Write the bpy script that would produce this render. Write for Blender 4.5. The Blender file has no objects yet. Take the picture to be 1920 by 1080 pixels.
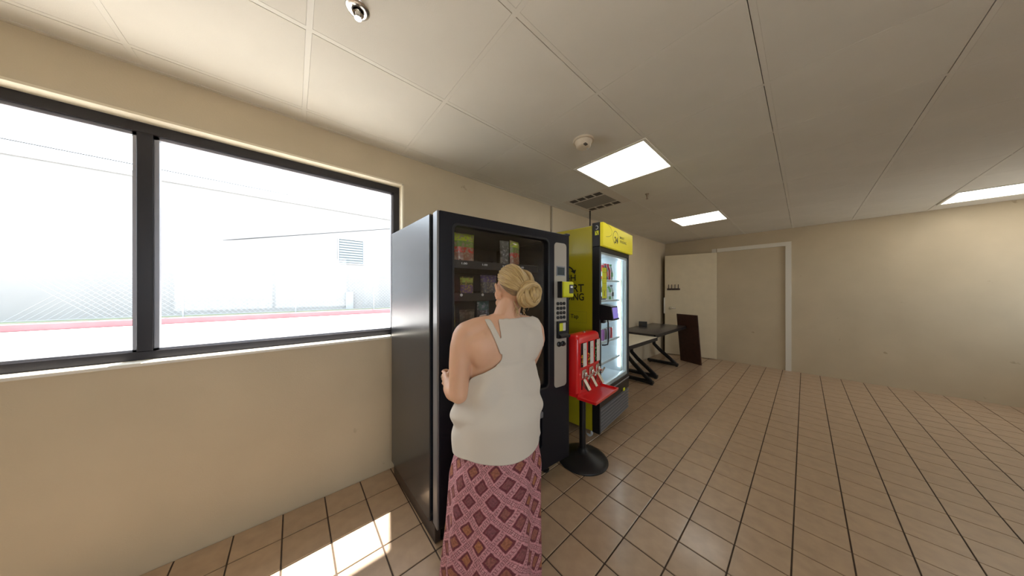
import bpy, bmesh, math, random
from mathutils import Vector, Matrix, noise
from mathutils.bvhtree import BVHTree
from math import sin, cos, pi, radians
random.seed(7)
S = bpy.context.scene
COL = S.collection

# ------------------------------------------------------------------ camera, world, sun, exposure
TH = 0.858
cd = bpy.data.cameras.new('camera'); cam = bpy.data.objects.new('camera', cd); COL.objects.link(cam)
# the optical axis points along (cos TH, sin TH) in the room plan
cam.location = (0, 0, 1.39); cam.rotation_euler = (pi/2, 0, TH - pi/2)
cd.sensor_width = 36; cd.lens = 474.2/1920*36; cd.shift_y = 6.3/1920; cd.clip_start = 0.02; cd.clip_end = 300
S.camera = cam
S.view_settings.view_transform = 'Standard'; S.view_settings.look = 'None'
S.view_settings.exposure = 0.74; S.view_settings.gamma = 1; S.view_settings.use_curve_mapping = False

W = bpy.data.worlds.new('sky'); S.world = W; W.use_nodes = True
wb = W.node_tree.nodes['Background']; wb.inputs[0].default_value = (0.80, 0.90, 1.0, 1); wb.inputs[1].default_value = 3.6

sl = bpy.data.lights.new('sun', 'SUN'); sl.energy = 14; sl.angle = radians(0.9); sl.color = (1, 0.95, 0.88)
sun = bpy.data.objects.new('sun', sl); COL.objects.link(sun)
sun.rotation_euler = Vector((-0.11, -0.393, -1)).to_track_quat('-Z', 'Y').to_euler()
sun.location = (3, 9, 18)

pl = bpy.data.lights.new('window_portal', 'AREA'); pl.shape = 'RECTANGLE'; pl.size = 2.5; pl.size_y = 1.2
pl.cycles.is_portal = True
po = bpy.data.objects.new('window_portal', pl); COL.objects.link(po); po.location = (-0.6, 2.36, 1.65)
po.rotation_euler = (-pi/2, 0, 0)
for x_, w_ in ((-.3, 2.6), (5.6, 1.6)):  # portals for the windows added behind the camera
    pl2 = bpy.data.lights.new('window_portal', 'AREA'); pl2.shape = 'RECTANGLE'; pl2.size = w_; pl2.size_y = 1.2; pl2.cycles.is_portal = True
    po2 = bpy.data.objects.new('window_portal', pl2); COL.objects.link(po2); po2.location = (x_, -2.72, 1.6); po2.rotation_euler = (pi/2, 0, 0)

# ------------------------------------------------------------------ materials
MATS = {}
def mat(name, col, rough=0.5, metal=0.0, var=0.0, vscale=8.0, bump=0.0, bscale=60.0, spec=0.5, emit=None, estr=0, rand=0.0,
        sss=0.0, coat=0.0, sheen=0.0):
    m = bpy.data.materials.new(name); m.use_nodes = True; nt = m.node_tree; N = nt.nodes; L = nt.links
    b = N['Principled BSDF']
    b.inputs['Base Color'].default_value = (*col, 1); b.inputs['Roughness'].default_value = rough
    b.inputs['Metallic'].default_value = metal; b.inputs['Specular IOR Level'].default_value = spec
    if coat: b.inputs['Coat Weight'].default_value = coat; b.inputs['Coat Roughness'].default_value = 0.15
    if sheen: b.inputs['Sheen Weight'].default_value = sheen
    if sss:
        b.inputs['Subsurface Weight'].default_value = sss; b.inputs['Subsurface Radius'].default_value = (0.012, 0.005, 0.003)
        b.inputs['Subsurface Scale'].default_value = 1.0
    tc = N.new('ShaderNodeTexCoord')
    if var or rand:
        nz = N.new('ShaderNodeTexNoise'); nz.inputs['Scale'].default_value = vscale; nz.inputs['Detail'].default_value = 5
        L.new(tc.outputs['Object'], nz.inputs['Vector'])
        hsv = N.new('ShaderNodeHueSaturation'); hsv.inputs['Color'].default_value = (*col, 1)
        mp = N.new('ShaderNodeMapRange'); mp.inputs[1].default_value = 0.3; mp.inputs[2].default_value = 0.7
        mp.inputs[3].default_value = 1 - var; mp.inputs[4].default_value = 1 + var
        L.new(nz.outputs['Fac'], mp.inputs[0])
        if rand:
            oi = N.new('ShaderNodeObjectInfo'); mr = N.new('ShaderNodeMapRange')
            mr.inputs[3].default_value = 1 - rand; mr.inputs[4].default_value = 1 + rand
            L.new(oi.outputs['Random'], mr.inputs[0])
            mu = N.new('ShaderNodeMath'); mu.operation = 'MULTIPLY'
            L.new(mp.outputs[0], mu.inputs[0]); L.new(mr.outputs[0], mu.inputs[1]); L.new(mu.outputs[0], hsv.inputs['Value'])
        else:
            L.new(mp.outputs[0], hsv.inputs['Value'])
        L.new(hsv.outputs[0], b.inputs['Base Color'])
    if bump:
        nb = N.new('ShaderNodeTexNoise'); nb.inputs['Scale'].default_value = bscale; nb.inputs['Detail'].default_value = 6
        L.new(tc.outputs['Object'], nb.inputs['Vector'])
        bp = N.new('ShaderNodeBump'); bp.inputs['Strength'].default_value = bump; bp.inputs['Distance'].default_value = 0.004
        L.new(nb.outputs['Fac'], bp.inputs['Height']); L.new(bp.outputs[0], b.inputs['Normal'])
    if emit:
        b.inputs['Emission Color'].default_value = (*emit, 1); b.inputs['Emission Strength'].default_value = estr
    MATS[name] = m
    return m
def glass(name, tint=(1, 1, 1), refl=0.06, rough=0.02):
    m = bpy.data.materials.new(name); m.use_nodes = True; nt = m.node_tree; N = nt.nodes; L = nt.links
    N.remove(N['Principled BSDF']); out = N['Material Output']
    t = N.new('ShaderNodeBsdfTransparent'); t.inputs[0].default_value = (*tint, 1)
    g = N.new('ShaderNodeBsdfGlossy'); g.inputs['Roughness'].default_value = rough
    lw = N.new('ShaderNodeLayerWeight'); lw.inputs[0].default_value = 0.5          # Schlick reflectance, the same from both sides
    pw = N.new('ShaderNodeMath'); pw.operation = 'POWER'; pw.inputs[1].default_value = 5; L.new(lw.outputs['Facing'], pw.inputs[0])
    f = N.new('ShaderNodeMath'); f.operation = 'MULTIPLY_ADD'; f.inputs[1].default_value = 0.9; f.inputs[2].default_value = refl/2; L.new(pw.outputs[0], f.inputs[0])
    mx = N.new('ShaderNodeMixShader'); L.new(f.outputs[0], mx.inputs[0]); L.new(t.outputs[0], mx.inputs[1]); L.new(g.outputs[0], mx.inputs[2])
    L.new(mx.outputs[0], out.inputs[0]); MATS[name] = m
    return m
mat('wall', (0.56, 0.465, 0.32), 0.6, var=0.05, vscale=2.5, bump=0.15, bscale=140)
def wall_dirt():
    m = MATS['wall']; N = m.node_tree.nodes; L = m.node_tree.links; b = N['Principled BSDF']
    tc = N.new('ShaderNodeTexCoord'); sp = N.new('ShaderNodeTexNoise'); sp.inputs['Scale'].default_value = 7; sp.inputs['Detail'].default_value = 3
    L.new(tc.outputs['Object'], sp.inputs['Vector'])
    rp = N.new('ShaderNodeValToRGB'); rp.color_ramp.elements[0].position = 0.24; rp.color_ramp.elements[1].position = 0.29
    rp.color_ramp.elements[0].color = (0.5, 0.42, 0.33, 1); rp.color_ramp.elements[1].color = (1, 1, 1, 1)
    L.new(sp.outputs['Fac'], rp.inputs[0])
    src = b.inputs['Base Color'].links[0].from_socket
    mx = N.new('ShaderNodeMix'); mx.data_type = 'RGBA'; mx.blend_type = 'MULTIPLY'; mx.inputs[0].default_value = 0.55
    L.new(src, mx.inputs[6]); L.new(rp.outputs[0], mx.inputs[7]); L.new(mx.outputs[2], b.inputs['Base Color'])
wall_dirt()
mat('raceway', (0.40, 0.34, 0.25), 0.5)
mat('reveal', (0.74, 0.66, 0.5), 0.55, var=0.04, vscale=3)
mat('ceiling_tile', (0.66, 0.62, 0.54), 0.85, var=0.03, vscale=3, bump=0.12, bscale=220, rand=0.015)
mat('grid_bar', (0.66, 0.62, 0.54), 0.55)
mat('plenum', (0.05, 0.045, 0.04), 0.9)
mat('floor_tile', (0.44, 0.30, 0.185), 0.36, var=0.10, vscale=14, bump=0.05, bscale=50, rand=0.06, spec=1.0, coat=0.35)
mat('grout', (0.075, 0.05, 0.035), 0.9, var=0.2, vscale=30)
mat('window_metal', (0.02, 0.018, 0.022), 0.35, metal=0.3)
mat('window_bead', (0.30, 0.30, 0.33), 0.4, metal=0.5)
glass('pane')
glass('machine_glass', (0.97, 0.97, 0.97), 0.16, 0.12)
glass('cooler_glass', (0.95, 0.98, 0.98))
mat('machine_side', (0.018, 0.020, 0.026), 0.27, spec=0.9, coat=0.15, var=0.06, vscale=20, bump=0.02, bscale=500)
mat('machine_door', (0.008, 0.008, 0.012), 0.45, spec=0.25, bump=0.03, bscale=700)
mat('machine_edge', (0.20, 0.20, 0.215), 0.32, metal=0.4)
mat('black_plastic', (0.010, 0.010, 0.012), 0.4)
mat('black_metal', (0.012, 0.011, 0.012), 0.38, metal=0.2, var=0.1, vscale=30)
mat('cast_iron', (0.02, 0.02, 0.021), 0.38, metal=0.3, bump=0.08, bscale=90)
mat('cavity', (0.050, 0.048, 0.047), 0.7)
mat('tray', (0.028, 0.028, 0.032), 0.5, metal=0.2)
mat('coil', (0.05, 0.05, 0.05), 0.35, metal=0.9)
mat('silver_panel', (0.42, 0.385, 0.33), 0.45, metal=0.2, bump=0.02, bscale=500)
mat('lcd', (0.03, 0.045, 0.05), 0.5)
mat('lime', (0.72, 0.74, 0.02), 0.4)
mat('yellow', (0.46, 0.40, 0.012), 0.32, coat=0.25, var=0.02, vscale=3)
mat('header_yellow', (0.78, 0.68, 0.015), 0.4, emit=(0.85, 0.72, 0.02), estr=0.12)
mat('print_black', (0.012, 0.012, 0.01), 0.45)
mat('print_white', (0.82, 0.82, 0.82), 0.5)
mat('print_dim', (0.30, 0.27, 0.03), 0.45)
mat('liner', (0.60, 0.66, 0.70), 0.45)
mat('led', (1, 1, 1), 0.4, emit=(0.82, 0.94, 1.0), estr=6.0)
mat('wire_white', (0.62, 0.66, 0.68), 0.4, metal=0.2)
mat('screen', (0.10, 0.08, 0.3), 0.2, emit=(0.22, 0.18, 0.55), estr=0.5)
mat('red', (0.72, 0.012, 0.014), 0.30, coat=0.35)
mat('chrome', (0.72, 0.70, 0.66), 0.25, metal=1.0, bump=0.05, bscale=100)
mat('card', (0.74, 0.70, 0.64), 0.5, var=0.04)
mat('clear_front', (0.05, 0.02, 0.02), 0.15)
mat('panel_light', (1, 1, 1), 0.5, emit=(1, 0.97, 0.9), estr=3.2)
mat('trim_white', (0.75, 0.71, 0.62), 0.5)
mat('vent_white', (0.60, 0.53, 0.44), 0.5)
mat('vent_dark', (0.07, 0.055, 0.045), 0.7)
mat('grille', (0.30, 0.26, 0.21), 0.55)
mat('brass', (0.35, 0.28, 0.2), 0.35, metal=0.9)
mat('smoke_plastic', (0.62, 0.53, 0.40), 0.45)
mat('table_white', (0.86, 0.79, 0.63), 0.3, var=0.02)
mat('table_dark', (0.055, 0.048, 0.048), 0.28, spec=0.6, var=0.1)
mat('door_cream', (0.68, 0.58, 0.40), 0.45, var=0.03)
mat('dark_wood', (0.05, 0.018, 0.012), 0.4, var=0.2, vscale=20)
mat('kick_brown', (0.05, 0.035, 0.028), 0.45, var=0.15, vscale=12)
mat('skin', (0.66, 0.38, 0.24), 0.5, var=0.05, vscale=10, sss=0.12, bump=0.03, bscale=200)
mat('lip', (0.5, 0.17, 0.15), 0.4)
mat('eye_white', (0.8, 0.78, 0.75), 0.2)
mat('iris', (0.12, 0.2, 0.25), 0.2)
mat('hair_dark', (0.20, 0.12, 0.055), 0.5, var=0.25, vscale=40)
mat('cream_cloth', (0.60, 0.54, 0.46), 0.75, sheen=0.2, bump=0.04, bscale=400)
mat('sandal', (0.16, 0.08, 0.04), 0.6)
mat('pavement', (0.50, 0.485, 0.46), 0.85, var=0.08, vscale=0.6)
mat('curb_red', (0.34, 0.12, 0.13), 0.7, var=0.1, vscale=1)
mat('stucco', (0.26, 0.255, 0.25), 0.9, var=0.04, vscale=0.5)
mat('grass', (0.20, 0.23, 0.15), 0.95, var=0.2, vscale=3)
mat('blind', (0.20, 0.23, 0.25), 0.5)
mat('galv', (0.35, 0.36, 0.37), 0.5, metal=0.5)
mat('wood_pole', (0.18, 0.13, 0.09), 0.9)

def ramp_mat(name, coord, stops, scale=1.0, noise_scale=0, mixcol=None, rough=0.3, lo=0.45, hi=0.55, axis=2):
    """colour bands along the thing's own height, with a broken print of a second colour."""
    m = bpy.data.materials.new(name); m.use_nodes = True; N = m.node_tree.nodes; L = m.node_tree.links; b = N['Principled BSDF']
    b.inputs['Roughness'].default_value = rough
    tc = N.new('ShaderNodeTexCoord'); sx = N.new('ShaderNodeSeparateXYZ'); L.new(tc.outputs[coord], sx.inputs[0])
    r = N.new('ShaderNodeValToRGB'); r.color_ramp.interpolation = 'CONSTANT'
    e = r.color_ramp.elements
    while len(e) < len(stops): e.new(0.5)
    for k, (p, c) in enumerate(stops): e[k].position = p; e[k].color = (*c, 1)
    L.new(sx.outputs[axis], r.inputs[0]); srcs = r.outputs[0]
    if mixcol:
        nz = N.new('ShaderNodeTexNoise'); nz.inputs['Scale'].default_value = noise_scale; nz.inputs['Detail'].default_value = 2
        L.new(tc.outputs['Object'], nz.inputs['Vector'])
        mr = N.new('ShaderNodeMapRange'); mr.inputs[1].default_value = lo; mr.inputs[2].default_value = hi; L.new(nz.outputs['Fac'], mr.inputs[0])
        mx = N.new('ShaderNodeMix'); mx.data_type = 'RGBA'; L.new(mr.outputs[0], mx.inputs[0]); L.new(srcs, mx.inputs[6])
        mx.inputs[7].default_value = (*mixcol, 1); srcs = mx.outputs[2]
    L.new(srcs, b.inputs['Base Color']); MATS[name] = m
ramp_mat('bag_green_red', 'Generated', [(0, (.10, .05, .03)), (.16, (.30, .12, .07)), (.42, (.55, .05, .03)), (.58, (.18, .30, .05)), (.76, (.50, .62, .02))], noise_scale=70, mixcol=(.35, .26, .18), lo=.5, hi=.6)
ramp_mat('bag_clear', 'Generated', [(0, (.12, .09, .07)), (.35, (.10, .10, .09)), (.8, (.16, .17, .15))], noise_scale=50, mixcol=(.35, .35, .32), lo=.52, hi=.6)
ramp_mat('bag_dark_mix', 'Generated', [(0, (.05, .02, .05)), (.2, (.18, .09, .22)), (.62, (.10, .12, .02)), (.72, (.42, .5, .08)), (.93, (.03, .03, .03))], noise_scale=90, mixcol=(.4, .28, .08), lo=.5, hi=.6)
ramp_mat('bag_purple', 'Generated', [(0, (.05, .035, .05)), (.25, (.10, .09, .10)), (.7, (.10, .06, .17))], noise_scale=80, mixcol=(.26, .22, .16), lo=.52, hi=.6)
ramp_mat('bag_brown', 'Generated', [(0, (.05, .04, .03)), (.2, (.13, .10, .075)), (.9, (.07, .055, .045))], noise_scale=60, mixcol=(.22, .18, .14), lo=.5, hi=.65)
ramp_mat('bag_teal', 'Generated', [(0, (.12, .12, .16)), (.3, (.09, .09, .11)), (.68, (.05, .14, .15))], noise_scale=60, mixcol=(.3, .32, .4), lo=.54, hi=.62)
ramp_mat('bag_yellow', 'Generated', [(0, (.35, .33, .03)), (.55, (.2, .2, .12))], noise_scale=60, mixcol=(.1, .1, .05), lo=.5, hi=.6)
ramp_mat('candy', 'Object', [(0, (.85, .5, .02))], noise_scale=55, mixcol=(.55, .06, .03), lo=.48, hi=.5)

# woven skirt print: lattice of brown lozenges ringed in maroon on rose, dashed pale lines between
def skirt_mat():
    m = bpy.data.materials.new('skirt_print'); m.use_nodes = True; N = m.node_tree.nodes; L = m.node_tree.links; b = N['Principled BSDF']
    b.inputs['Roughness'].default_value = 0.85
    uv = N.new('ShaderNodeUVMap'); sx = N.new('ShaderNodeSeparateXYZ')
    nz = N.new('ShaderNodeTexNoise'); nz.inputs['Scale'].default_value = 14; nz.inputs['Detail'].default_value = 3
    L.new(uv.outputs[0], nz.inputs['Vector'])
    vs = N.new('ShaderNodeVectorMath'); vs.operation = 'SCALE'; vs.inputs[3].default_value = 0.022
    su = N.new('ShaderNodeVectorMath'); su.operation = 'SUBTRACT'; su.inputs[1].default_value = (.5, .5, .5); L.new(nz.outputs['Color'], su.inputs[0])
    L.new(su.outputs[0], vs.inputs[0]); ad = N.new('ShaderNodeVectorMath'); L.new(uv.outputs[0], ad.inputs[0]); L.new(vs.outputs[0], ad.inputs[1])
    L.new(ad.outputs[0], sx.inputs[0])
    def M(op, a, c=None, d=None):
        n = N.new('ShaderNodeMath'); n.operation = op
        for k, v in enumerate((a, c, d)):
            if v is None: continue
            if isinstance(v, (int, float)): n.inputs[k].default_value = v
            else: L.new(v, n.inputs[k])
        return n.outputs[0]
    X = M('DIVIDE', sx.outputs[0], 0.100); Z = M('DIVIDE', sx.outputs[1], 0.112)
    a = M('ADD', X, Z); c = M('SUBTRACT', X, Z)
    fa = M('ABSOLUTE', M('SUBTRACT', M('FRACT', a), .5)); fc = M('ABSOLUTE', M('SUBTRACT', M('FRACT', c), .5))
    d = M('MAXIMUM', fa, fc)
    r = N.new('ShaderNodeValToRGB'); r.color_ramp.interpolation = 'LINEAR'; e = r.color_ramp.elements
    rose = (.50, .225, .245); mar = (.14, .028, .038); mid = (.27, .085, .075)
    st = [(0, mid), (.19, mid), (.215, mar), (.300, mar), (.325, rose), (.40, rose), (.425, (.27, .09, .105)), (.455, (.62, .35, .36)), (.5, (.36, .14, .16))]
    while len(e) < len(st): e.new(.5)
    for k, (p, cc) in enumerate(st): e[k].position = p; e[k].color = (*cc, 1)
    L.new(d, r.inputs[0])
    # lozenge hearts vary from brown to plum
    wn = N.new('ShaderNodeTexWhiteNoise'); wn.noise_dimensions = '2D'; cv = N.new('ShaderNodeCombineXYZ')
    L.new(M('FLOOR', a), cv.inputs[0]); L.new(M('FLOOR', c), cv.inputs[1]); L.new(cv.outputs[0], wn.inputs[0])
    hr = N.new('ShaderNodeValToRGB'); hr.color_ramp.elements[0].color = (.18, .055, .07, 1); hr.color_ramp.elements[1].color = (.34, .13, .055, 1)
    L.new(wn.outputs[0], hr.inputs[0])
    mh = N.new('ShaderNodeMix'); mh.data_type = 'RGBA'; L.new(M('LESS_THAN', d, .20), mh.inputs[0]); L.new(r.outputs[0], mh.inputs[6]); L.new(hr.outputs[0], mh.inputs[7])
    # dashes along the pale lines
    dash = M('MULTIPLY', M('GREATER_THAN', d, .41), M('GREATER_THAN', M('FRACT', M('MULTIPLY', M('ADD', M('MINIMUM', fa, fc), 0), 9)), .55))
    m2 = N.new('ShaderNodeMix'); m2.data_type = 'RGBA'; L.new(M('MULTIPLY', dash, .8), m2.inputs[0]); L.new(mh.outputs[2], m2.inputs[6]); m2.inputs[7].default_value = (.23, .07, .09, 1)
    # yarn mottling
    n2 = N.new('ShaderNodeTexNoise'); n2.inputs['Scale'].default_value = 130; L.new(uv.outputs[0], n2.inputs['Vector'])
    hs = N.new('ShaderNodeHueSaturation'); mr = N.new('ShaderNodeMapRange'); mr.inputs[1].default_value = .3; mr.inputs[2].default_value = .7; mr.inputs[3].default_value = .7; mr.inputs[4].default_value = 1.3
    L.new(n2.outputs[0], mr.inputs[0]); L.new(mr.outputs[0], hs.inputs['Value']); L.new(m2.outputs[2], hs.inputs['Color']); L.new(hs.outputs[0], b.inputs['Base Color'])
    MATS['skirt_print'] = m
skirt_mat()
def hair_mat():
    m = mat('hair', (0.5, 0.34, 0.13), 0.42); N = m.node_tree.nodes; L = m.node_tree.links; b = N['Principled BSDF']
    uv = N.new('ShaderNodeUVMap'); mp = N.new('ShaderNodeMapping'); mp.inputs['Scale'].default_value = (30, 1.5, 1)
    nz = N.new('ShaderNodeTexNoise'); nz.inputs['Scale'].default_value = 3; nz.inputs['Detail'].default_value = 4
    L.new(uv.outputs[0], mp.inputs[0]); L.new(mp.outputs[0], nz.inputs['Vector'])
    r = N.new('ShaderNodeValToRGB'); e = r.color_ramp.elements
    e[0].position = .3; e[0].color = (.27, .165, .06, 1); e[1].position = .68; e[1].color = (.66, .48, .22, 1)
    L.new(nz.outputs[0], r.inputs[0]); L.new(r.outputs[0], b.inputs['Base Color'])
    bp = N.new('ShaderNodeBump'); bp.inputs['Strength'].default_value = .5; bp.inputs['Distance'].default_value = .003; L.new(nz.outputs[0], bp.inputs['Height']); L.new(bp.outputs[0], b.inputs['Normal'])
hair_mat()

# ------------------------------------------------------------------ mesh helpers
class MB:
    def __init__(s): s.v = []; s.f = []; s.uv = None
    def add(s, v, f):
        o = len(s.v); s.v += [tuple(p) for p in v]; s.f += [tuple(i + o for i in q) for q in f]; return s
    def bm_add(s, bm, M=None):
        bm.verts.index_update(); vs = [(M @ v.co) if M else v.co.copy() for v in bm.verts]
        s.add(vs, [[v.index for v in f.verts] for f in bm.faces]); bm.free(); return s
    def box(s, x0, x1, y0, y1, z0, z1, b=0.0, seg=1, M=None):
        bm = bmesh.new(); bmesh.ops.create_cube(bm, size=1)
        for v in bm.verts: v.co = Vector(((x0+x1)/2 + v.co.x*(x1-x0), (y0+y1)/2 + v.co.y*(y1-y0), (z0+z1)/2 + v.co.z*(z1-z0)))
        if b: bmesh.ops.bevel(bm, geom=list(bm.edges), offset=b, segments=seg, affect='EDGES', profile=0.5)
        return s.bm_add(bm, M)
    def tube(s, pts, rad, n=10, cap=True, up=None):
        """swept tube; rad: a number, a list, or a list of (rx, ry)"""
        pts = [Vector(p) for p in pts]; k = len(pts); rings = []
        if not isinstance(rad, (list, tuple)): rad = [rad]*k
        nrm = None; vs = []
        for i in range(k):
            t = (pts[min(i+1, k-1)] - pts[max(i-1, 0)]).normalized()
            if nrm is None:
                u = Vector(up) if up else (Vector((0, 0, 1)) if abs(t.z) < .9 else Vector((1, 0, 0)))
                nrm = (u - t*u.dot(t)).normalized()
            else: nrm = (nrm - t*nrm.dot(t)).normalized()
            bi = t.cross(nrm); r = rad[i]; rx, ry = r if isinstance(r, (list, tuple)) else (r, r)
            vs += [pts[i] + nrm*rx*cos(2*pi*j/n) + bi*ry*sin(2*pi*j/n) for j in range(n)]
        fs = [(i*n+j, i*n+(j+1) % n, (i+1)*n+(j+1) % n, (i+1)*n+j) for i in range(k-1) for j in range(n)]
        if cap: fs += [tuple(range(n-1, -1, -1)), tuple((k-1)*n+j for j in range(n))]
        return s.add(vs, fs)
    def lathe(s, prof, n=24, c=(0, 0, 0), M=None):
        vs = []; k = len(prof)
        for r, z in prof: vs += [Vector((c[0]+r*cos(2*pi*j/n), c[1]+r*sin(2*pi*j/n), c[2]+z)) for j in range(n)]
        if M: vs = [M @ p for p in vs]
        fs = [(i*n+j, i*n+(j+1) % n, (i+1)*n+(j+1) % n, (i+1)*n+j) for i in range(k-1) for j in range(n)]
        fs += [tuple(range(n-1, -1, -1)), tuple((k-1)*n+j for j in range(n))]
        return s.add(vs, fs)
    def ell(s, c, r, n=20, m=12, M=None):
        vs = []; c = Vector(c)
        for i in range(m+1):
            p = pi*i/m
            for j in range(n):
                q = Vector((r[0]*sin(p)*cos(2*pi*j/n), r[1]*sin(p)*sin(2*pi*j/n), r[2]*cos(p)))
                vs.append(c + (M @ q if M else q))
        fs = [((i+1)*n+j, (i+1)*n+(j+1) % n, i*n+(j+1) % n, i*n+j) for i in range(m) for j in range(n)]
        return s.add(vs, fs)
    def loft(s, rings, cap=True):
        n = len(rings[0]); vs = [p for r in rings for p in r]
        fs = [(i*n+j, i*n+(j+1) % n, (i+1)*n+(j+1) % n, (i+1)*n+j) for i in range(len(rings)-1) for j in range(n)]
        if cap: fs += [tuple(range(n-1, -1, -1)), tuple((len(rings)-1)*n+j for j in range(n))]
        return s.add(vs, fs)
    def prism(s, poly, y0, y1, axis='y'):
        """extrude a 2-D outline (a, b): axis y -> (a, y, b); x -> (x, a, b); z -> (a, b, z)"""
        n = len(poly)
        P = {'y': lambda a, b, t: (a, t, b), 'x': lambda a, b, t: (t, a, b), 'z': lambda a, b, t: (a, b, t)}[axis]
        vs = [P(a, b, y0) for a, b in poly] + [P(a, b, y1) for a, b in poly]
        fs = [tuple(range(n)), tuple(range(2*n-1, n-1, -1))] + [(i, n+i, n+(i+1) % n, (i+1) % n) for i in range(n)]
        return s.add(vs, fs)
    def mesh(s, name, m, smooth=None):
        me = bpy.data.meshes.new(name); me.from_pydata(s.v, [], s.f)
        bm = bmesh.new(); bm.from_mesh(me); bmesh.ops.remove_doubles(bm, verts=bm.verts, dist=1e-6)
        bmesh.ops.dissolve_degenerate(bm, edges=bm.edges, dist=1e-7); bmesh.ops.recalc_face_normals(bm, faces=bm.faces); bm.to_mesh(me); bm.free()
        if m: me.materials.append(MATS[m])
        if smooth:
            me.shade_smooth()
            if smooth != 180: me.set_sharp_from_angle(angle=radians(smooth))
        me.update(); return me
def obj(name, me, parent=None, loc=(0, 0, 0), rz=0.0, m=None, smooth=35):
    if isinstance(me, MB): me = me.mesh(name, m, smooth)
    o = bpy.data.objects.new(name, me); COL.objects.link(o); o.location = loc; o.rotation_euler = (0, 0, rz)
    if parent: o.parent = parent
    return o
def tag(o, label=None, cat=None, group=None, kind=None):
    if label: o['label'] = label
    if cat: o['category'] = cat
    if group: o['group'] = group
    if kind: o['kind'] = kind
    return o
def thing(name, label, cat, loc=(0, 0, 0), rz=0.0, group=None):
    o = bpy.data.objects.new(name, None); COL.objects.link(o); o.empty_display_size = .1
    o.location = loc; o.rotation_euler = (0, 0, rz); return tag(o, label, cat, group)
def struct(name, mb, m, parent=None, smooth=None, loc=(0, 0, 0), rz=0):
    o = obj(name, mb, parent, loc=loc, rz=rz, m=m, smooth=smooth)
    if not parent: o['kind'] = 'structure'
    return o
def rrect(x0, x1, z0, z1, r, seg=5):
    if r <= 0: return [(x0, z0), (x1, z0), (x1, z1), (x0, z1)]
    p = []
    for cx, cz, a in ((x1-r, z0+r, -90), (x1-r, z1-r, 0), (x0+r, z1-r, 90), (x0+r, z0+r, 180)):
        p += [(cx + r*cos(radians(a+90*k/seg)), cz + r*sin(radians(a+90*k/seg))) for k in range(seg+1)]
    return p
def plate(name, outer, holes, y0, y1, m, parent, bev=0.0, smooth=30, loc=(0, 0, 0), rz=0):
    """flat plate in x-z with holes, between y0 and y1 (curve fill turned into a mesh)"""
    cu = bpy.data.curves.new(name, 'CURVE'); cu.dimensions = '2D'; cu.fill_mode = 'BOTH'
    cu.extrude = max((y1-y0)/2 - bev, 1e-4); cu.bevel_depth = bev; cu.bevel_resolution = 1
    if bev: cu.offset = -bev
    for poly in [outer] + holes:
        sp = cu.splines.new('POLY'); sp.points.add(len(poly)-1); sp.use_cyclic_u = True
        for k, (a, b) in enumerate(poly): sp.points[k].co = (a, b, 0, 1)
    t = bpy.data.objects.new('tmp', cu); me = bpy.data.meshes.new_from_object(t); bpy.data.objects.remove(t); bpy.data.curves.remove(cu)
    me.transform(Matrix.Translation((0, (y0+y1)/2, 0)) @ Matrix.Rotation(pi/2, 4, 'X')); me.materials.clear(); me.materials.append(MATS[m])
    me.name = name
    return obj(name, me, parent, loc=loc, rz=rz)
def text(name, s, m, parent, M, width=None, height=0.05, align='LEFT', bold=0.0, ext=0.0004):
    cu = bpy.data.curves.new(name, 'FONT'); cu.body = s; cu.size = 1; cu.offset = bold; cu.extrude = 0.0
    t = bpy.data.objects.new('tmp', cu); me = bpy.data.meshes.new_from_object(t); bpy.data.objects.remove(t)
    xs = [v.co.x for v in me.vertices]; ys = [v.co.y for v in me.vertices]
    w0 = max(xs)-min(xs); h0 = max(ys)-min(ys); sy = height/h0; sx = (width/w0) if width else sy
    off = {'LEFT': 0, 'CENTER': -.5*w0*sx, 'RIGHT': -w0*sx}[align]
    me.transform(Matrix.Translation((off, 0, 0)) @ Matrix.Diagonal((sx, sy, 1, 1)) @ Matrix.Translation((-min(xs), -min(ys), 0)))
    me.transform(M @ Matrix.Translation((0, 0, ext))); me.materials.clear(); me.materials.append(MATS[m]); me.name = name
    return obj(name, me, parent)
FR = lambda x, y, z: Matrix.Translation((x, y, z)) @ Matrix.Rotation(pi/2, 4, 'X')                       # reads along +x, faces -y
SD = lambda x, y, z: Matrix.Translation((x, y, z)) @ Matrix.Rotation(-pi/2, 4, 'Z') @ Matrix.Rotation(pi/2, 4, 'X')  # faces -x
def dup(root, loc=None, rz=None, label=None):
    r = root.copy(); COL.objects.link(r)
    if loc is not None: r.location = loc
    if rz is not None: r.rotation_euler = (0, 0, rz)
    if label: r['label'] = label
    for ch in list(root.children):
        c = ch.copy(); COL.objects.link(c); c.parent = r
        for g in list(ch.children):
            d = g.copy(); COL.objects.link(d); d.parent = c
    return r

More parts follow.
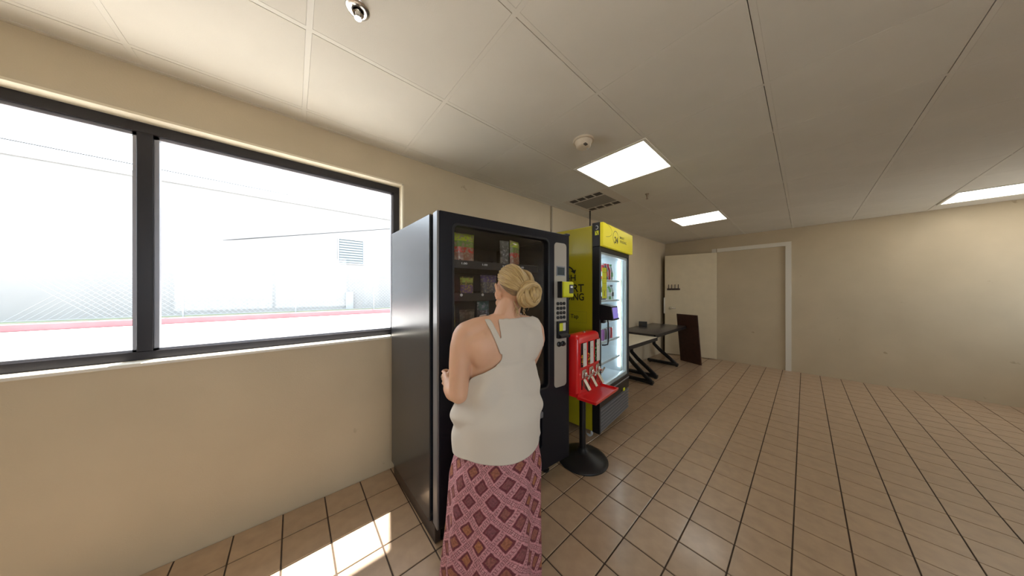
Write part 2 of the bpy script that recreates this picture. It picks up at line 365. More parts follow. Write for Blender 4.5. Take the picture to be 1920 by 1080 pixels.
# ------------------------------------------------------------------ room shell
X0, X1, Y0, Y1, HC = -2.3, 6.57, -2.5, 2.13, 2.49
U = 0.2086; GX, GY = 0.9948, 1.0861                                    # quarry tile module and one grout crossing
fl = struct('floor', MB().box(X0-.2, X1+.2, Y0-.2, Y1+.2, -.12, -.004), 'grout')
tile_me = MB().box(-U/2+.0035, U/2-.0035, -U/2+.0035, U/2-.0035, -.012, 0, .002).mesh('tile', 'floor_tile')
rest = MB(); spots = []
s_, c_ = sin(TH), cos(TH)
kx0 = math.floor((X0-GX)/U); kx1 = math.ceil((X1-GX)/U); ky0 = math.floor((Y0-GY)/U); ky1 = round((Y1-GY)/U)
for i in range(kx0, kx1):
    for j in range(ky0, ky1):
        x = GX+(i+.5)*U; y = GY+(j+.5)*U
        cx = s_*x - c_*y; cz = c_*x + s_*y
        px = 960+474.2*cx/cz if cz > .3 else -9999
        py = 546+474.2*1.39/cz if cz > .3 else 9999
        vis = cz > .3 and 560 < px < 1350 and py < 1220
        spots.append(((0 if vis else 1), cx*cx+cz*cz, x, y))
spots.sort()
for k, (nv, d, x, y) in enumerate(spots):
    if nv == 0 and k < 290: obj('floor_tile', tile_me, fl, loc=(x, y, 0))
    else: rest.box(x-U/2+.0035, x+U/2-.0035, y-U/2+.0035, y+U/2-.0035, -.012, 0)
tag(obj('floor_tile_rest', rest, fl, m='floor_tile', smooth=None), kind='stuff')

# ceiling: plenum slab, lay-in tiles, tee bars
ce = struct('ceiling', MB().box(X0-.2, X1+.2, Y0-.2, Y1+.3, HC+.03, HC+.12), 'plenum')
G = 0.615; cxs = [0.665+G*k for k in range(-5, 11)]; cys = [1.975-G*k for k in range(0, 9)]
xs_ = [X0]+[x for x in cxs if X0+.05 < x < X1-.05]+[X1]; ys_ = [Y0]+sorted(y for y in cys if Y0+.05 < y < Y1-.05)+[Y1]
holes = [(1.895, 1.36), (2.51, 1.975), (4.355, 1.36), (-.565, -1.10), (5.585, -1.10)]
tcache = {}
for a in range(len(xs_)-1):
    for b in range(len(ys_)-1):
        x0, x1, y0, y1 = xs_[a], xs_[a+1], ys_[b], ys_[b+1]
        if any(abs(x0-hx) < .02 and abs(y1-hy) < .02 for hx, hy in holes): continue
        w, d = round(x1-x0, 4), round(y1-y0, 4)
        if (w, d) not in tcache:
            tcache[(w, d)] = MB().box(.0110, w-.0110, .0135, d-.0107, 0, .015, .0006).mesh('ceiling_tile', 'ceiling_tile')
        obj('ceiling_tile', tcache[(w, d)], ce, loc=(x0, y0, HC))
for x in xs_[1:-1]: obj('grid_bar', MB().box(x-.0105, x+.0105, Y0, Y1, HC-.0004, HC+.02), ce, m='grid_bar', smooth=None)
for y in ys_[1:-1]: obj('grid_bar', MB().box(X0, X1, y-.0105, y+.0105, HC-.0003, HC+.02), ce, m='grid_bar', smooth=None)
obj('edge_angle', MB().box(X0, X1, Y1-.022, Y1, HC-.003, HC+.02), ce, m='grid_bar', smooth=None)

# wall with the window
WX0, WX1, WZ0, WZ1, WT = -1.75, 0.678, 1.035, 2.262, 0.22
def wall_with_hole():
    mb = MB(); y0, y1 = Y1, Y1+WT
    mb.box(X0-.2, WX0, y0, y1, -.1, HC+.1); mb.box(WX1, X1+.2, y0, y1, -.1, HC+.1)
    mb.box(WX0, WX1, y0, y1, -.1, WZ0); mb.box(WX0, WX1, y0, y1, WZ1, HC+.1)
    return mb
struct('wall_window_side', wall_with_hole(), 'wall')
struct('wall_far', MB().box(X1, X1+.2, Y0-.2, Y1, -.1, HC+.1), 'wall')
struct('wall_left', MB().box(X0-.2, X0, Y0-.2, Y1, -.1, HC+.1), 'wall')
BZ0, BZ1 = 1.0, 2.2; FILL_WINDOWS = [(-1.6, 1.0), (4.8, 6.4)]
bwall = MB().box(X0, FILL_WINDOWS[0][0], Y0-.2, Y0, -.1, HC+.1).box(FILL_WINDOWS[0][1], FILL_WINDOWS[1][0], Y0-.2, Y0, -.1, HC+.1).box(FILL_WINDOWS[1][1], X1, Y0-.2, Y0, -.1, HC+.1)
for a, b in FILL_WINDOWS: bwall.box(a, b, Y0-.2, Y0, -.1, BZ0).box(a, b, Y0-.2, Y0, BZ1, HC+.1)
struct('wall_back', bwall, 'wall')
for n, (p, q) in enumerate(FILL_WINDOWS):  # unseen windows added to bring daylight in from behind the camera
    w2 = tag(bpy.data.objects.new('window_%d' % (n+2), None), kind='structure'); COL.objects.link(w2); md = (p+q)/2
    for a, b, c, d in ((p, q, BZ1-.05, BZ1), (p, q, BZ0, BZ0+.05), (p, p+.05, BZ0+.05, BZ1-.05), (q-.05, q, BZ0+.05, BZ1-.05), (md-.025, md+.025, BZ0+.05, BZ1-.05)):
        obj('window_frame', MB().box(a, b, Y0-.14, Y0-.08, c, d, .002), w2, m='window_metal')
    for a, b in ((p+.05, md-.025), (md+.025, q-.05)): obj('window_pane', MB().box(a, b, Y0-.112, Y0-.108, BZ0+.05, BZ1-.05), w2, m='pane', smooth=None)
struct('trim_1', MB().box(2.492, 2.514, Y1-.020, Y1+.001, 0, HC-.004, .002), 'raceway')                 # surface raceway strip down the wall
# window_1: reveal lining, dark frame, beads, pane, sill
w1 = tag(bpy.data.objects.new('window_1', None), kind='structure'); COL.objects.link(w1)
yf = 2.205
rv = MB(); t = .012
rv.box(WX1-t, WX1, Y1-.004, yf, WZ0, WZ1); rv.box(WX0, WX0+t, Y1-.004, yf, WZ0, WZ1); rv.box(WX0, WX1, Y1-.004, yf, WZ1-t, WZ1)
obj('window_reveal', rv, w1, m='reveal', smooth=None)
obj('window_sill', MB().box(WX0, WX1, Y1-.012, yf+.05, WZ0-.012, WZ0+.006, .003), w1, m='trim_white')
fx0, fx1, fz0, fz1 = WX0+.012, WX1-.012, WZ0+.006, WZ1-.012
FRM = [(fx0, fx1, fz1-.05, fz1), (fx0, fx1, fz0, fz0+.042), (fx1-.042, fx1, fz0+.042, fz1-.05), (fx0, fx0+.042, fz0+.042, fz1-.05), (-.60, -.55, fz0+.042, fz1-.05)]
for a, b, c, d in FRM: obj('window_frame', MB().box(a, b, yf, yf+.06, c, d, .002), w1, m='window_metal')
for x0, x1 in ((fx0+.042, -.60), (-.55, fx1-.042)):
    g = .016; z0, z1 = fz0+.042, fz1-.05
    bd = MB().box(x0, x1, yf+.018, yf+.045, z1-g, z1).box(x0, x1, yf+.018, yf+.045, z0, z0+g*.6).box(x0, x0+g, yf+.018, yf+.045, z0, z1).box(x1-g, x1, yf+.018, yf+.045, z0, z1)
    obj('window_bead', bd, w1, m='window_bead', smooth=None)
    obj('window_pane', MB().box(x0+.004, x1-.004, yf+.030, yf+.034, z0+.004, z1-.004), w1, m='pane', smooth=None)
# roof overhang outside
struct('trim_2', MB().box(X0-1, X1+1, Y1+WT, 2.58, 3.0, 3.12), 'stucco')

# ------------------------------------------------------------------ outside
struct('trim_3', MB().box(-60, 60, Y1+WT, 70, -.3, -.02).box(-60, 60, -50, Y0-.2, -.3, -.02), 'pavement')
tag(obj('red_curb', MB().box(-40, 60, 18.0, 18.35, -.03, .24, .03), m='curb_red'), 'red painted kerb across the lot outside the window', 'curb')
struct('trim_4', MB().box(-40, 60, 18.35, 21.0, -.03, .16), 'grass')
bl = thing('building', 'pale stucco building seen through the window beyond the red kerb', 'building', (0, 21.0, 0))
obj('facade', MB().box(-30, 40, 0, 6, 0, 7.0), bl, m='stucco', smooth=None)
obj('parapet', MB().box(-30.1, 40.1, -.1, .3, 6.9, 7.15), bl, m='stucco', smooth=None)
# chain-link fence in front of it
fn = thing('chain_link_fence', 'thin chain link fence with bent post before the pale building', 'fence', (0, 19.0, .16))
tag(sun, None)

# ------------------------------------------------------------------ snack vending machine
MO = Vector((0.577, 1.275, 0)); DA = radians(-4.4); CA = radians(1.0)
vm = thing('vending_machine', 'tall black snack vending machine with glass front, beside the window', 'vending machine', MO, 0)
DK = dict(parent=vm, rz=DA)
MW, MH, MBOT = 1.045, 1.825, .10
def body_shell():
    mb = MB(); y0, y1 = .095, .775; t = .03; w = MW-.03
    mb.box(0, t, y0, y1, MBOT, MH, .004); mb.box(w-t, w, y0, y1, MBOT, MH, .004)
    mb.box(t-.002, w-t+.002, y0, y1, MH-t, MH, .004); mb.box(t-.002, w-t+.002, y0, y1, MBOT, MBOT+.4, .004); mb.box(t-.002, w-t+.002, y1-t, y1, MBOT+.3, MH-t)
    return mb
obj('cabinet', body_shell(), vm, rz=CA, m='machine_side')
obj('inner_lining', MB().box(.031, MW-.062, .735, .744, MBOT+.40, MH-.03).box(.031, .034, .10, .74, MBOT+.4, MH-.03).box(.031, MW-.062, .10, .74, MH-.034, MH-.031), vm, rz=CA, m='cavity', smooth=None)
for a, b, c in ((.012, .045, .05), (MW-.09, MW-.05, .12)): obj('base_rail', MB().box(a, b, c, .76, .0, .098, .004), vm, rz=CA, m='kick_brown')
for u, v in ((.06, .02), (.90, .05)):
    obj('leg', MB().lathe([(.016, .012), (.016, .11)], 12, (u, v+.06, 0)).lathe([(.028, 0), (.028, .012), (.018, .016)], 14, (u, v+.06, 0)), m='black_metal', **DK)
gl = rrect(.092, .822, .70, 1.762, .03); pn = rrect(.884, 1.012, .675, 1.752, .028)
plate('door_panel', rrect(.012, MW, .115, MH, .006), [gl, pn, rrect(.20, .76, .28, .56, .02)], 0, .066, 'machine_door', vm, bev=.003, rz=DA)
obj('door_edge', MB().box(0, .0125, .0, .066, .115, MH, .004), m='machine_edge', **DK)
obj('latch', MB().box(MW-.03, MW+.012, .0, .05, MH-.004, MH+.012, .003), m='black_metal', **DK)
plate('glass_gasket', rrect(.084, .830, .692, 1.770, .036), [rrect(.096, .818, .704, 1.758, .028)], -.003, .004, 'black_plastic', vm, bev=.001, rz=DA)
plate('front_glass', rrect(.090, .824, .698, 1.764, .03), [], .020, .025, 'machine_glass', vm, rz=DA)
sp = plate('selection_panel', rrect(.882, 1.014, .673, 1.754, .028), [], -.001, .03, 'silver_panel', vm, bev=.002, rz=DA)
def sub(name, mb, m, parent=sp, **k): return obj(name, mb, parent, m=m, **k)
sub('display', MB().box(.911, .988, -.006, .001, 1.512, 1.572, .002), 'lcd')
sub('display_bezel', MB().box(.904, .995, -.004, .001, 1.505, 1.512).box(.904, .995, -.004, .001, 1.572, 1.579).box(.904, .911, -.004, .001, 1.505, 1.579).box(.988, .995, -.004, .001, 1.505, 1.579), 'machine_edge')
sub('card_reader', MB().box(.920, 1.030, -.062, .0, 1.345, 1.462, .012, 3), 'lime')
sub('reader_back', MB().box(.913, .921, -.045, .0, 1.342, 1.464, .002), 'black_plastic')
sub('reader_screen', MB().box(.975, 1.018, -.0655, -.060, 1.375, 1.44, .002), 'black_plastic')
sub('reader_light', MB().box(.985, 1.008, -.0668, -.064, 1.415, 1.430), 'print_white')
key = MB().lathe([(.0125, 0), (.0125, .007), (.010, .009)], 12, M=Matrix.Rotation(pi/2, 4, 'X')).mesh('keypad_button', 'black_plastic', 40)
for r in range(4):
    for c in range(3): obj('keypad_button', key, sp, loc=(.915+c*.0345, -.0015, 1.298-r*.0345))
plate('bill_bezel', rrect(.902, 1.005, 1.040, 1.168, .006), [rrect(.915, .992, 1.09, 1.155, .004)], -.022, .001, 'black_plastic', sp, bev=.002)
sub('bill_acceptor', MB().box(.915, .962, -.014, -.001, 1.092, 1.154, .003), 'lime')
sub('bill_slot', MB().box(.962, .992, -.016, -.001, 1.092, 1.154, .003), 'card')
sub('bill_mouth', MB().prism([(.0, 1.04), (-.045, 1.046), (-.05, 1.062), (.0, 1.085)], .905, 1.003, 'x'), 'black_plastic')
for u in (.928, .970): sub('coin_knob', MB().lathe([(.020, 0), (.020, .008), (.012, .014), (.012, .022)], 16, M=Matrix.Translation((u, -.001, .995)) @ Matrix.Rotation(pi/2, 4, 'X')), 'black_plastic')
obj('delivery_flap', MB().box(.205, .755, .012, .03, .285, .555, .006), m='black_plastic', **DK)
obj('flap_pull', MB().box(.70, .758, -.018, .014, .50, .545, .008, 2), m='machine_edge', **DK)
lk = obj('lock_handle', MB().lathe([(.014, 0), (.014, .012), (.010, .016), (.010, .03)], 14, M=Matrix.Translation((.030, -.001, .935)) @ Matrix.Rotation(pi/2, 4, 'X')).box(.026, .034, -.055, -.028, .915, .965, .003), m='chrome', **DK)
# shelves with coils
coil_me = None
def helix(r=.026, L=.36, turns=7):
    pts = [(r*cos(2*pi*k/10), L*k/(turns*10), r*sin(2*pi*k/10)) for k in range(turns*10+1)]
    return MB().tube(pts, .002, 4).mesh('coil', 'coil', 60)
coil_me = helix()
for r, h in enumerate((1.575, 1.367, 1.158, .95, .76)):
    sh = obj('snack_shelf', MB().box(.055, .86, .16, .60, h-.035, h-.028).box(.055, .86, .155, .162, h-.04, h+.012, .002), m='tray', **DK)
    for k in range(7): obj('lane_divider', MB().box(-.001, .001, 0, .42, 0, .05), sh, loc=(.09+k*.122, .17, h-.028), m='tray', smooth=None)
    for k in range(6): obj('coil', coil_me, sh, loc=(.151+k*.122, .236, h))
    if r < 2:
        for u in ((.235, .385, .550, .70) if r == 0 else (.232, .385, .55, .70)):
            if r == 0: text('price_tag', '1.00', 'print_white', sh, FR(u-.022, .1545, h-.014), width=.040, height=.013, bold=.04)
            else:
                obj('price_tag', MB().lathe([(.009, 0), (.009, .002)], 12, M=Matrix.Translation((u-.02, .155, h)) @ Matrix.Rotation(pi/2, 4, 'X')), sh, m='print_white')
DM = Matrix.Translation(MO) @ Matrix.Rotation(DA, 4, 'Z')
def bag_mesh(w, h, d, crimp=.012):
    mb = MB(); nu, nv = 10, 14; vs = []
    for sgn in (1, -1):
        for j in range(nv+1):
            for i in range(nu+1):
                a = i/nu*2-1; b = j/nv*2-1
                th = d/2*max(0, (1-abs(a)**2.6))**.6*max(0, 1-abs(b)**5)**.7
                wob = .004*noise.noise(Vector((a*3, b*3, w*50+sgn)))
                if abs(a) == 1 or abs(b) == 1: th = 0; wob = 0
                vs.append((a*w/2*(1-.06*(1-abs(b)**3)), sgn*(th+(wob if th > .004 else 0)), (b+1)/2*h))
    n1 = (nu+1)*(nv+1)
    for s0 in (0, n1):
        for j in range(nv):
            for i in range(nu):
                q = (s0+j*(nu+1)+i, s0+j*(nu+1)+i+1, s0+(j+1)*(nu+1)+i+1, s0+(j+1)*(nu+1)+i); mb.f.append(q if s0 else q[::-1])
    mb.v = vs; return mb
BAGS = [('snack_bag', .250, 1.588, .150, .178, .05, 'bag_green_red', 0, 'red and lime green snack bag in the top left lane of the vending machine'),
        ('snack_bag', .660, 1.588, .115, .176, .05, 'bag_green_red', 18, 'red and lime snack bag beside a clear one in the top row'),
        ('snack_bag', .570, 1.588, .075, .17, .04, 'bag_clear', -12, 'clear and grey snack pouch left of the red one in the top row'),
        ('snack_bag', .270, 1.380, .100, .108, .04, 'bag_dark_mix', 0, 'small dark bag with yellow and purple print in second row'),
        ('snack_bag', .437, 1.380, .135, .122, .045, 'bag_purple', 0, 'purple topped candy bag left of the woman\'s ear, second row'),
        ('snack_bag', .272, 1.171, .112, .098, .04, 'bag_brown', 0, 'brown snack bag in the third row above the woman\'s shoulder'),
        ('snack_bag', .392, 1.171, .105, .152, .05, 'bag_teal', 8, 'teal and silver snack bag nearest the woman\'s neck, third row'),
        ('snack_bag', .176, 1.171, .022, .135, .02, 'bag_yellow', 0, 'narrow yellow packet at the left end of the third row')]
for nm, u, h, w, hh, d, m, rr, lab in BAGS:
    p = DM @ Vector((u, .197, h-.0395))
    tag(obj(nm, bag_mesh(w, hh+.0395, min(d, .05)), loc=p, rz=DA+radians(rr), m=m, smooth=60), lab, 'snack', 'snacks in the vending machine')

# ------------------------------------------------------------------ drinks cooler
CW = .775
cl = thing('drinks_cooler', 'tall yellow glass door drinks cooler with black trim behind the red candy machine', 'cooler', (2.109, 1.217, 0), radians(6))
def cool_shell():
    mb = MB(); t = .035; y0, y1 = .072, .70; z0, z1 = .09, 2.0
    mb.box(0, t, y0, y1, z0, z1, .004); mb.box(CW-t, CW, y0, y1, z0, z1, .004); mb.box(t, CW-t, y0, y1, z1-.2, z1, .003); mb.box(t, CW-t, y0, y1, z0, z0+.38, .003)
    mb.box(t, CW-t, y1-t, y1, z0+.3, z1-.19)
    return mb
obj('cabinet', cool_shell(), cl, m='yellow')
obj('inner_lining', MB().box(.035, .04, .08, .66, .475, 1.795).box(CW-.04, CW-.035, .08, .66, .475, 1.795).box(.035, CW-.035, .655, .664, .475, 1.795).box(.035, CW-.035, .08, .66, .471, .477).box(.035, CW-.035, .08, .66, 1.79, 1.799), cl, m='liner', smooth=None)
obj('front_trim', MB().box(-.003, .02, .0, .073, .085, 1.80, .003).box(CW-.02, CW+.003, .03, .073, .085, 1.80, .003), cl, m='black_plastic')
hd = obj('header_sign', MB().box(0, CW+.012, -.03, .0, 1.803, 2.018, .003), cl, m='header_yellow')
obj('header_case', MB().box(-.004, CW+.010, -.0005, .073, 1.800, 2.022, .003), cl, m='black_plastic')
# header lettering: circled 24 and two words, thin swoosh
def arc(cx, cz, rx, rz, a0, a1, n=30): return [(cx+rx*cos(radians(a0+(a1-a0)*k/n)), cz+rz*sin(radians(a0+(a1-a0)*k/n))) for k in range(n+1)]
def flatline(name, pts, w, m, parent, y):
    mb = MB(); L_ = []
    for i, (a, b) in enumerate(pts):
        p, q = pts[max(i-1, 0)], pts[min(i+1, len(pts)-1)]; dx, dz = q[0]-p[0], q[1]-p[1]; l = math.hypot(dx, dz) or 1
        L_.append((a-dz/l*w/2, b+dx/l*w/2, a+dz/l*w/2, b-dx/l*w/2))
    vs = []
    for a, b, c, d in L_: vs += [(a, y, b), (c, y, d)]
    mb.add(vs, [(2*i, 2*i+1, 2*i+3, 2*i+2) for i in range(len(L_)-1)])
    return obj(name, mb, parent, m=m, smooth=None)
flatline('logo_ring', arc(.292, 1.915, .066, .066, -40, 250), .006, 'print_black', hd, -.0312)
flatline('logo_swoosh', arc(.03, 1.955, .17, .062, -80, 80), .003, 'print_black', hd, -.0311)
text('logo_number', '24', 'print_black', hd, FR(.262, -.0306, 1.865), width=.085, height=.062, bold=.03)
text('header_word', 'SMART', 'print_black', hd, FR(.395, -.0306, 1.925), width=.13, height=.026, bold=.01)
text('header_word', 'VENDING', 'print_black', hd, FR(.395, -.0306, 1.885), width=.19, height=.026, bold=.01)
# small emblem on the header's black side
hs = obj('side_emblem', MB().box(-.0050, -.0042, .010, .045, 1.905, 1.945), cl, m='lime', smooth=None)
obj('emblem_slash', MB().prism([(.040, 1.955), (.045, 1.955), (.018, 1.90), (.013, 1.90)], -.0056, -.0049, 'x'), hs, m='print_black', smooth=None)
obj('bounce_cover', MB().box(.004, CW-.004, .076, .696, 2.0, 2.004), cl, m='galv', smooth=None)  # unseen grey plate added to keep yellow bounce off the ceiling
flat = arc(.030, 1.975, .014, .016, 60, 300)
obj('emblem_ring', MB().tube([(-.0048, a, b) for a, b in flat], .0024, 6), hs, m='print_white')
# side lettering, centred 0.33 m back from the front
CY = .335
for w, h, z, xr_, wd in ((.150, .062, 1.492, .245, '24H'), (.315, .078, 1.382, .157, 'SMART'), (.352, .070, 1.302, .157, 'VENDING')):
    text('side_word', wd, 'print_black', cl, SD(-.0006, xr_, z), width=w, height=h, align='RIGHT', bold=.018)
text('side_word', 'Tap', 'print_black', cl, SD(-.0006, .30, 1.115), width=.085, height=.052, bold=.01)
def sideline(name, pts, w, m):
    o = flatline(name, [(-a, b) for a, b in pts], w, m, cl, 0)
    o.data.transform(Matrix.Translation((-.0008, 0, 0)) @ Matrix.Rotation(-pi/2, 4, 'Z')); return o
sideline('logo_ring', [(.347+.088*cos(radians(t)), 1.548+.088*sin(radians(t))) for t in range(-60, 152, 6)], .014, 'print_black')
obj('logo_arrow', MB().prism([(.300, 1.592), (.240, 1.600), (.255, 1.560)], -.0012, -.0004, 'x'), cl, m='print_black', smooth=None)
for a, b in (((.31, 1.195), (.13, 1.195)), ((.31, 1.09), (.13, 1.09)), ((.13, 1.195), (.13, 1.09))): sideline('tap_outline', [a, b], .0025, 'print_dim')
# door
plate('door_frame', rrect(.012, CW-.012, .435, 1.798, .006), [rrect(.030, CW-.045, .470, 1.757, .01)], 0, .055, 'black_plastic', cl, bev=.003)
plate('door_inner_frame', rrect(.028, CW-.043, .468, 1.759, .01), [rrect(.046, CW-.075, .505, 1.735, .01)], .010, .05, 'wire_white', cl, bev=.002)
plate('door_glass', rrect(.029, CW-.044, .469, 1.758, .01), [], .004, .009, 'cooler_glass', cl)
plate('door_gasket', rrect(.004, CW-.004, .44, 1.796, .006), [rrect(.044, CW-.044, .478, 1.788, .01)], .056, .0715, 'liner', cl)
obj('door_lip', MB().box(.02, CW-.02, -.006, .04, .425, .437, .003), cl, m='window_bead')
st = obj('door_sticker', MB().box(.056, .152, .0022, .0038, 1.325, 1.612), cl, m='lime', smooth=None)
for z in (1.40, 1.465, 1.51, 1.565): obj('sticker_line', MB().box(.060, .148, .0016, .0022, z, z+.003), st, m='print_dim', smooth=None)
obj('sticker_icon', MB().box(.092, .112, .0016, .0022, 1.345, 1.395), st, m='print_dim', smooth=None)
# pay terminal and handle
tb = obj('pay_terminal', MB().prism([(.0, 1.13), (.0, 1.272), (-.105, 1.255), (-.120, 1.135)], -.005, .135, 'x'), cl, m='black_plastic')
obj('terminal_screen', MB().prism([(-.1035, 1.245), (-.1065, 1.245), (-.1195, 1.148), (-.1165, 1.148)], .012, .126, 'x'), tb, m='screen')
obj('terminal_bracket', MB().box(.02, .06, -.03, .004, 1.10, 1.14, .004), tb, m='black_plastic')
obj('door_handle', MB().tube([(.062, -.004, 1.14), (.062, -.045, 1.13), (.062, -.05, 1.10), (.062, -.05, .93), (.062, -.045, .905), (.062, -.02, .895), (.050, .004, .893)], .007, 10), cl, m='black_metal')
# interior: shelves, LED
for z in (1.50, 1.29, 1.08, .87, .66):
    sh = MB().box(.045, CW-.045, .085, .092, z-.012, z+.014, .002).box(.045, CW-.045, .60, .606, z-.004, z+.004)
    for k in range(18): sh.tube([(.06+k*.0383, .09, z), (.06+k*.0383, .605, z)], .0025, 5)
    obj('wire_shelf', sh, cl, m='wire_white')
obj('led_strip', MB().box(.042, .060, .085, .125, .53, 1.74, .002), cl, m='led')  # strip hidden by the frame, added to brighten the cooler's inside
obj('led_strip', MB().box(CW-.060, CW-.042, .085, .108, .53, 1.74, .002), cl, m='led')
obj('light_bar', MB().box(.10, CW-.1, .30, .36, 1.772, 1.786, .002), cl, m='led')
# lower grille
obj('kick_panel', MB().box(.012, CW-.012, .03, .072, .085, .43, .003), cl, m='black_metal')
obj('upper_kick', MB().box(.012, CW-.012, .002, .035, .315, .424, .003), cl, m='black_metal')
for k in range(7):
    z = .092+k*.032; obj('louver', MB().prism([(.002, z), (.004, z+.006), (.034, z+.026), (.034, z+.018)], .014, CW-.014, 'x'), cl, m='machine_edge', smooth=None)
obj('thermometer', MB().box(.585, .625, -.006, .006, .315, .345, .003), cl, m='lime')
obj('lock', MB().lathe([(.010, 0), (.010, .008)], 14, M=Matrix.Translation((.545, .003, .335)) @ Matrix.Rotation(pi/2, 4, 'X')), cl, m='black_plastic')
def caster(x, y):
    c = obj('caster', MB().box(-.022, .022, -.025, .025, .066, .09, .004).box(-.018, -.013, -.02, .02, .03, .07).box(.013, .018, -.02, .02, .03, .07), cl, loc=(x, y, 0), m='chrome')
    obj('wheel', MB().lathe([(.012, -.012), (.031, -.011), (.032, 0), (.031, .011), (.012, .012)], 20, M=Matrix.Translation((0, 0, .032)) @ Matrix.Rotation(pi/2, 4, 'Y')), c, m='wire_white')
for x, y in ((.06, .13), (CW-.06, .13), (.06, .63), (CW-.06, .63)): caster(x, y)
# drinks: bottles and cans on the shelves
BM = Matrix.Translation((2.109, 1.217, 0)) @ Matrix.Rotation(radians(6), 4, 'Z')
for n_, c_l in (('drink_red', (.6, .02, .05)), ('drink_white', (.7, .72, .72)), ('drink_green', (.12, .35, .12)), ('drink_purple', (.22, .05, .22)), ('drink_blue', (.03, .35, .65)), ('drink_dark', (.06, .05, .07)), ('drink_clear', (.55, .62, .62))):
    mat(n_, c_l, 0.25)
bot = {}
def bottle(kind, x, y, z, label, cap, r=.03, h=.185):
    t = thing('bottle', label, 'bottle', BM @ Vector((x, y, z)), 0, 'bottles in the cooler')
    if ('b', kind, cap, h) not in bot:
        bot[('b', kind, cap, h)] = (MB().lathe([(r*.8, 0), (r, .008), (r, h*.62), (r*.75, h*.76), (.012, h*.88), (.012, h*.92)], 16).mesh('body', kind, 50),
                                    MB().lathe([(.014, h*.91), (.014, h), (.012, h+.002)], 12).mesh('cap', cap, 40),
                                    MB().lathe([(r+.0006, h*.25), (r+.0006, h*.52)], 16).mesh('wrapper', cap, 50))
    b, c, l = bot[('b', kind, cap, h)]
    obj('body', b, t); obj('cap', c, t); obj('wrapper', l, t)
def can(kind, x, y, z, label):
    t = thing('can', label, 'can', BM @ Vector((x, y, z)), 0, 'cans in the cooler')
    if ('c', kind) not in bot:
        bot[('c', kind)] = (MB().lathe([(.022, 0), (.029, .008), (.029, .105), (.024, .118)], 16).mesh('body', kind, 50), MB().lathe([(.024, .117), (.025, .122), (.022, .120)], 16).mesh('lid', 'chrome', 50))
    obj('body', bot[('c', kind)][0], t); obj('lid', bot[('c', kind)][1], t)
for k, (x, kd, cp, lb) in enumerate([(.40, 'drink_red', 'drink_white', 'red bottle with white cap behind the yellow sticker, top shelf'), (.47, 'drink_dark', 'drink_red', 'dark bottle with red cap, left on the cooler\'s top shelf'),
                                     (.54, 'drink_red', 'drink_red', 'red bottle with red cap, middle of the cooler\'s top shelf'), (.61, 'drink_clear', 'drink_green', 'clear bottle with green cap right on the cooler\'s top shelf')]):
    bottle(kd, x, .15, 1.504, lb, cp)
for x, kd, cp, lb in [(.41, 'drink_dark', 'drink_white', 'dark bottle with white cap, left on the cooler\'s second shelf'), (.485, 'drink_clear', 'drink_white', 'clear bottle with white cap on the cooler\'s second shelf'),
                      (.56, 'drink_green', 'drink_clear', 'green bottle on the cooler\'s second shelf'), (.635, 'drink_clear', 'drink_dark', 'clear bottle with dark cap right on the cooler\'s second shelf')]:
    bottle(kd, x, .15, 1.294, lb, cp, h=.165)
for x, kd, lb in [(.56, 'drink_clear', 'pale can left of the blue one on the cooler\'s third shelf'), (.66, 'drink_blue', 'bright blue can on the cooler\'s third shelf')]: can(kd, x, .16, 1.084, lb)
for x, kd, lb in [(.36, 'drink_purple', 'dark purple can leftmost on the cooler\'s fourth shelf'), (.43, 'drink_dark', 'near black can between purple cans on the fourth shelf'), (.50, 'drink_purple', 'dark purple can third from left on the fourth shelf'),
                  (.57, 'drink_red', 'red can rightmost on the cooler\'s fourth shelf')]: can(kd, x, .14, .874, lb)

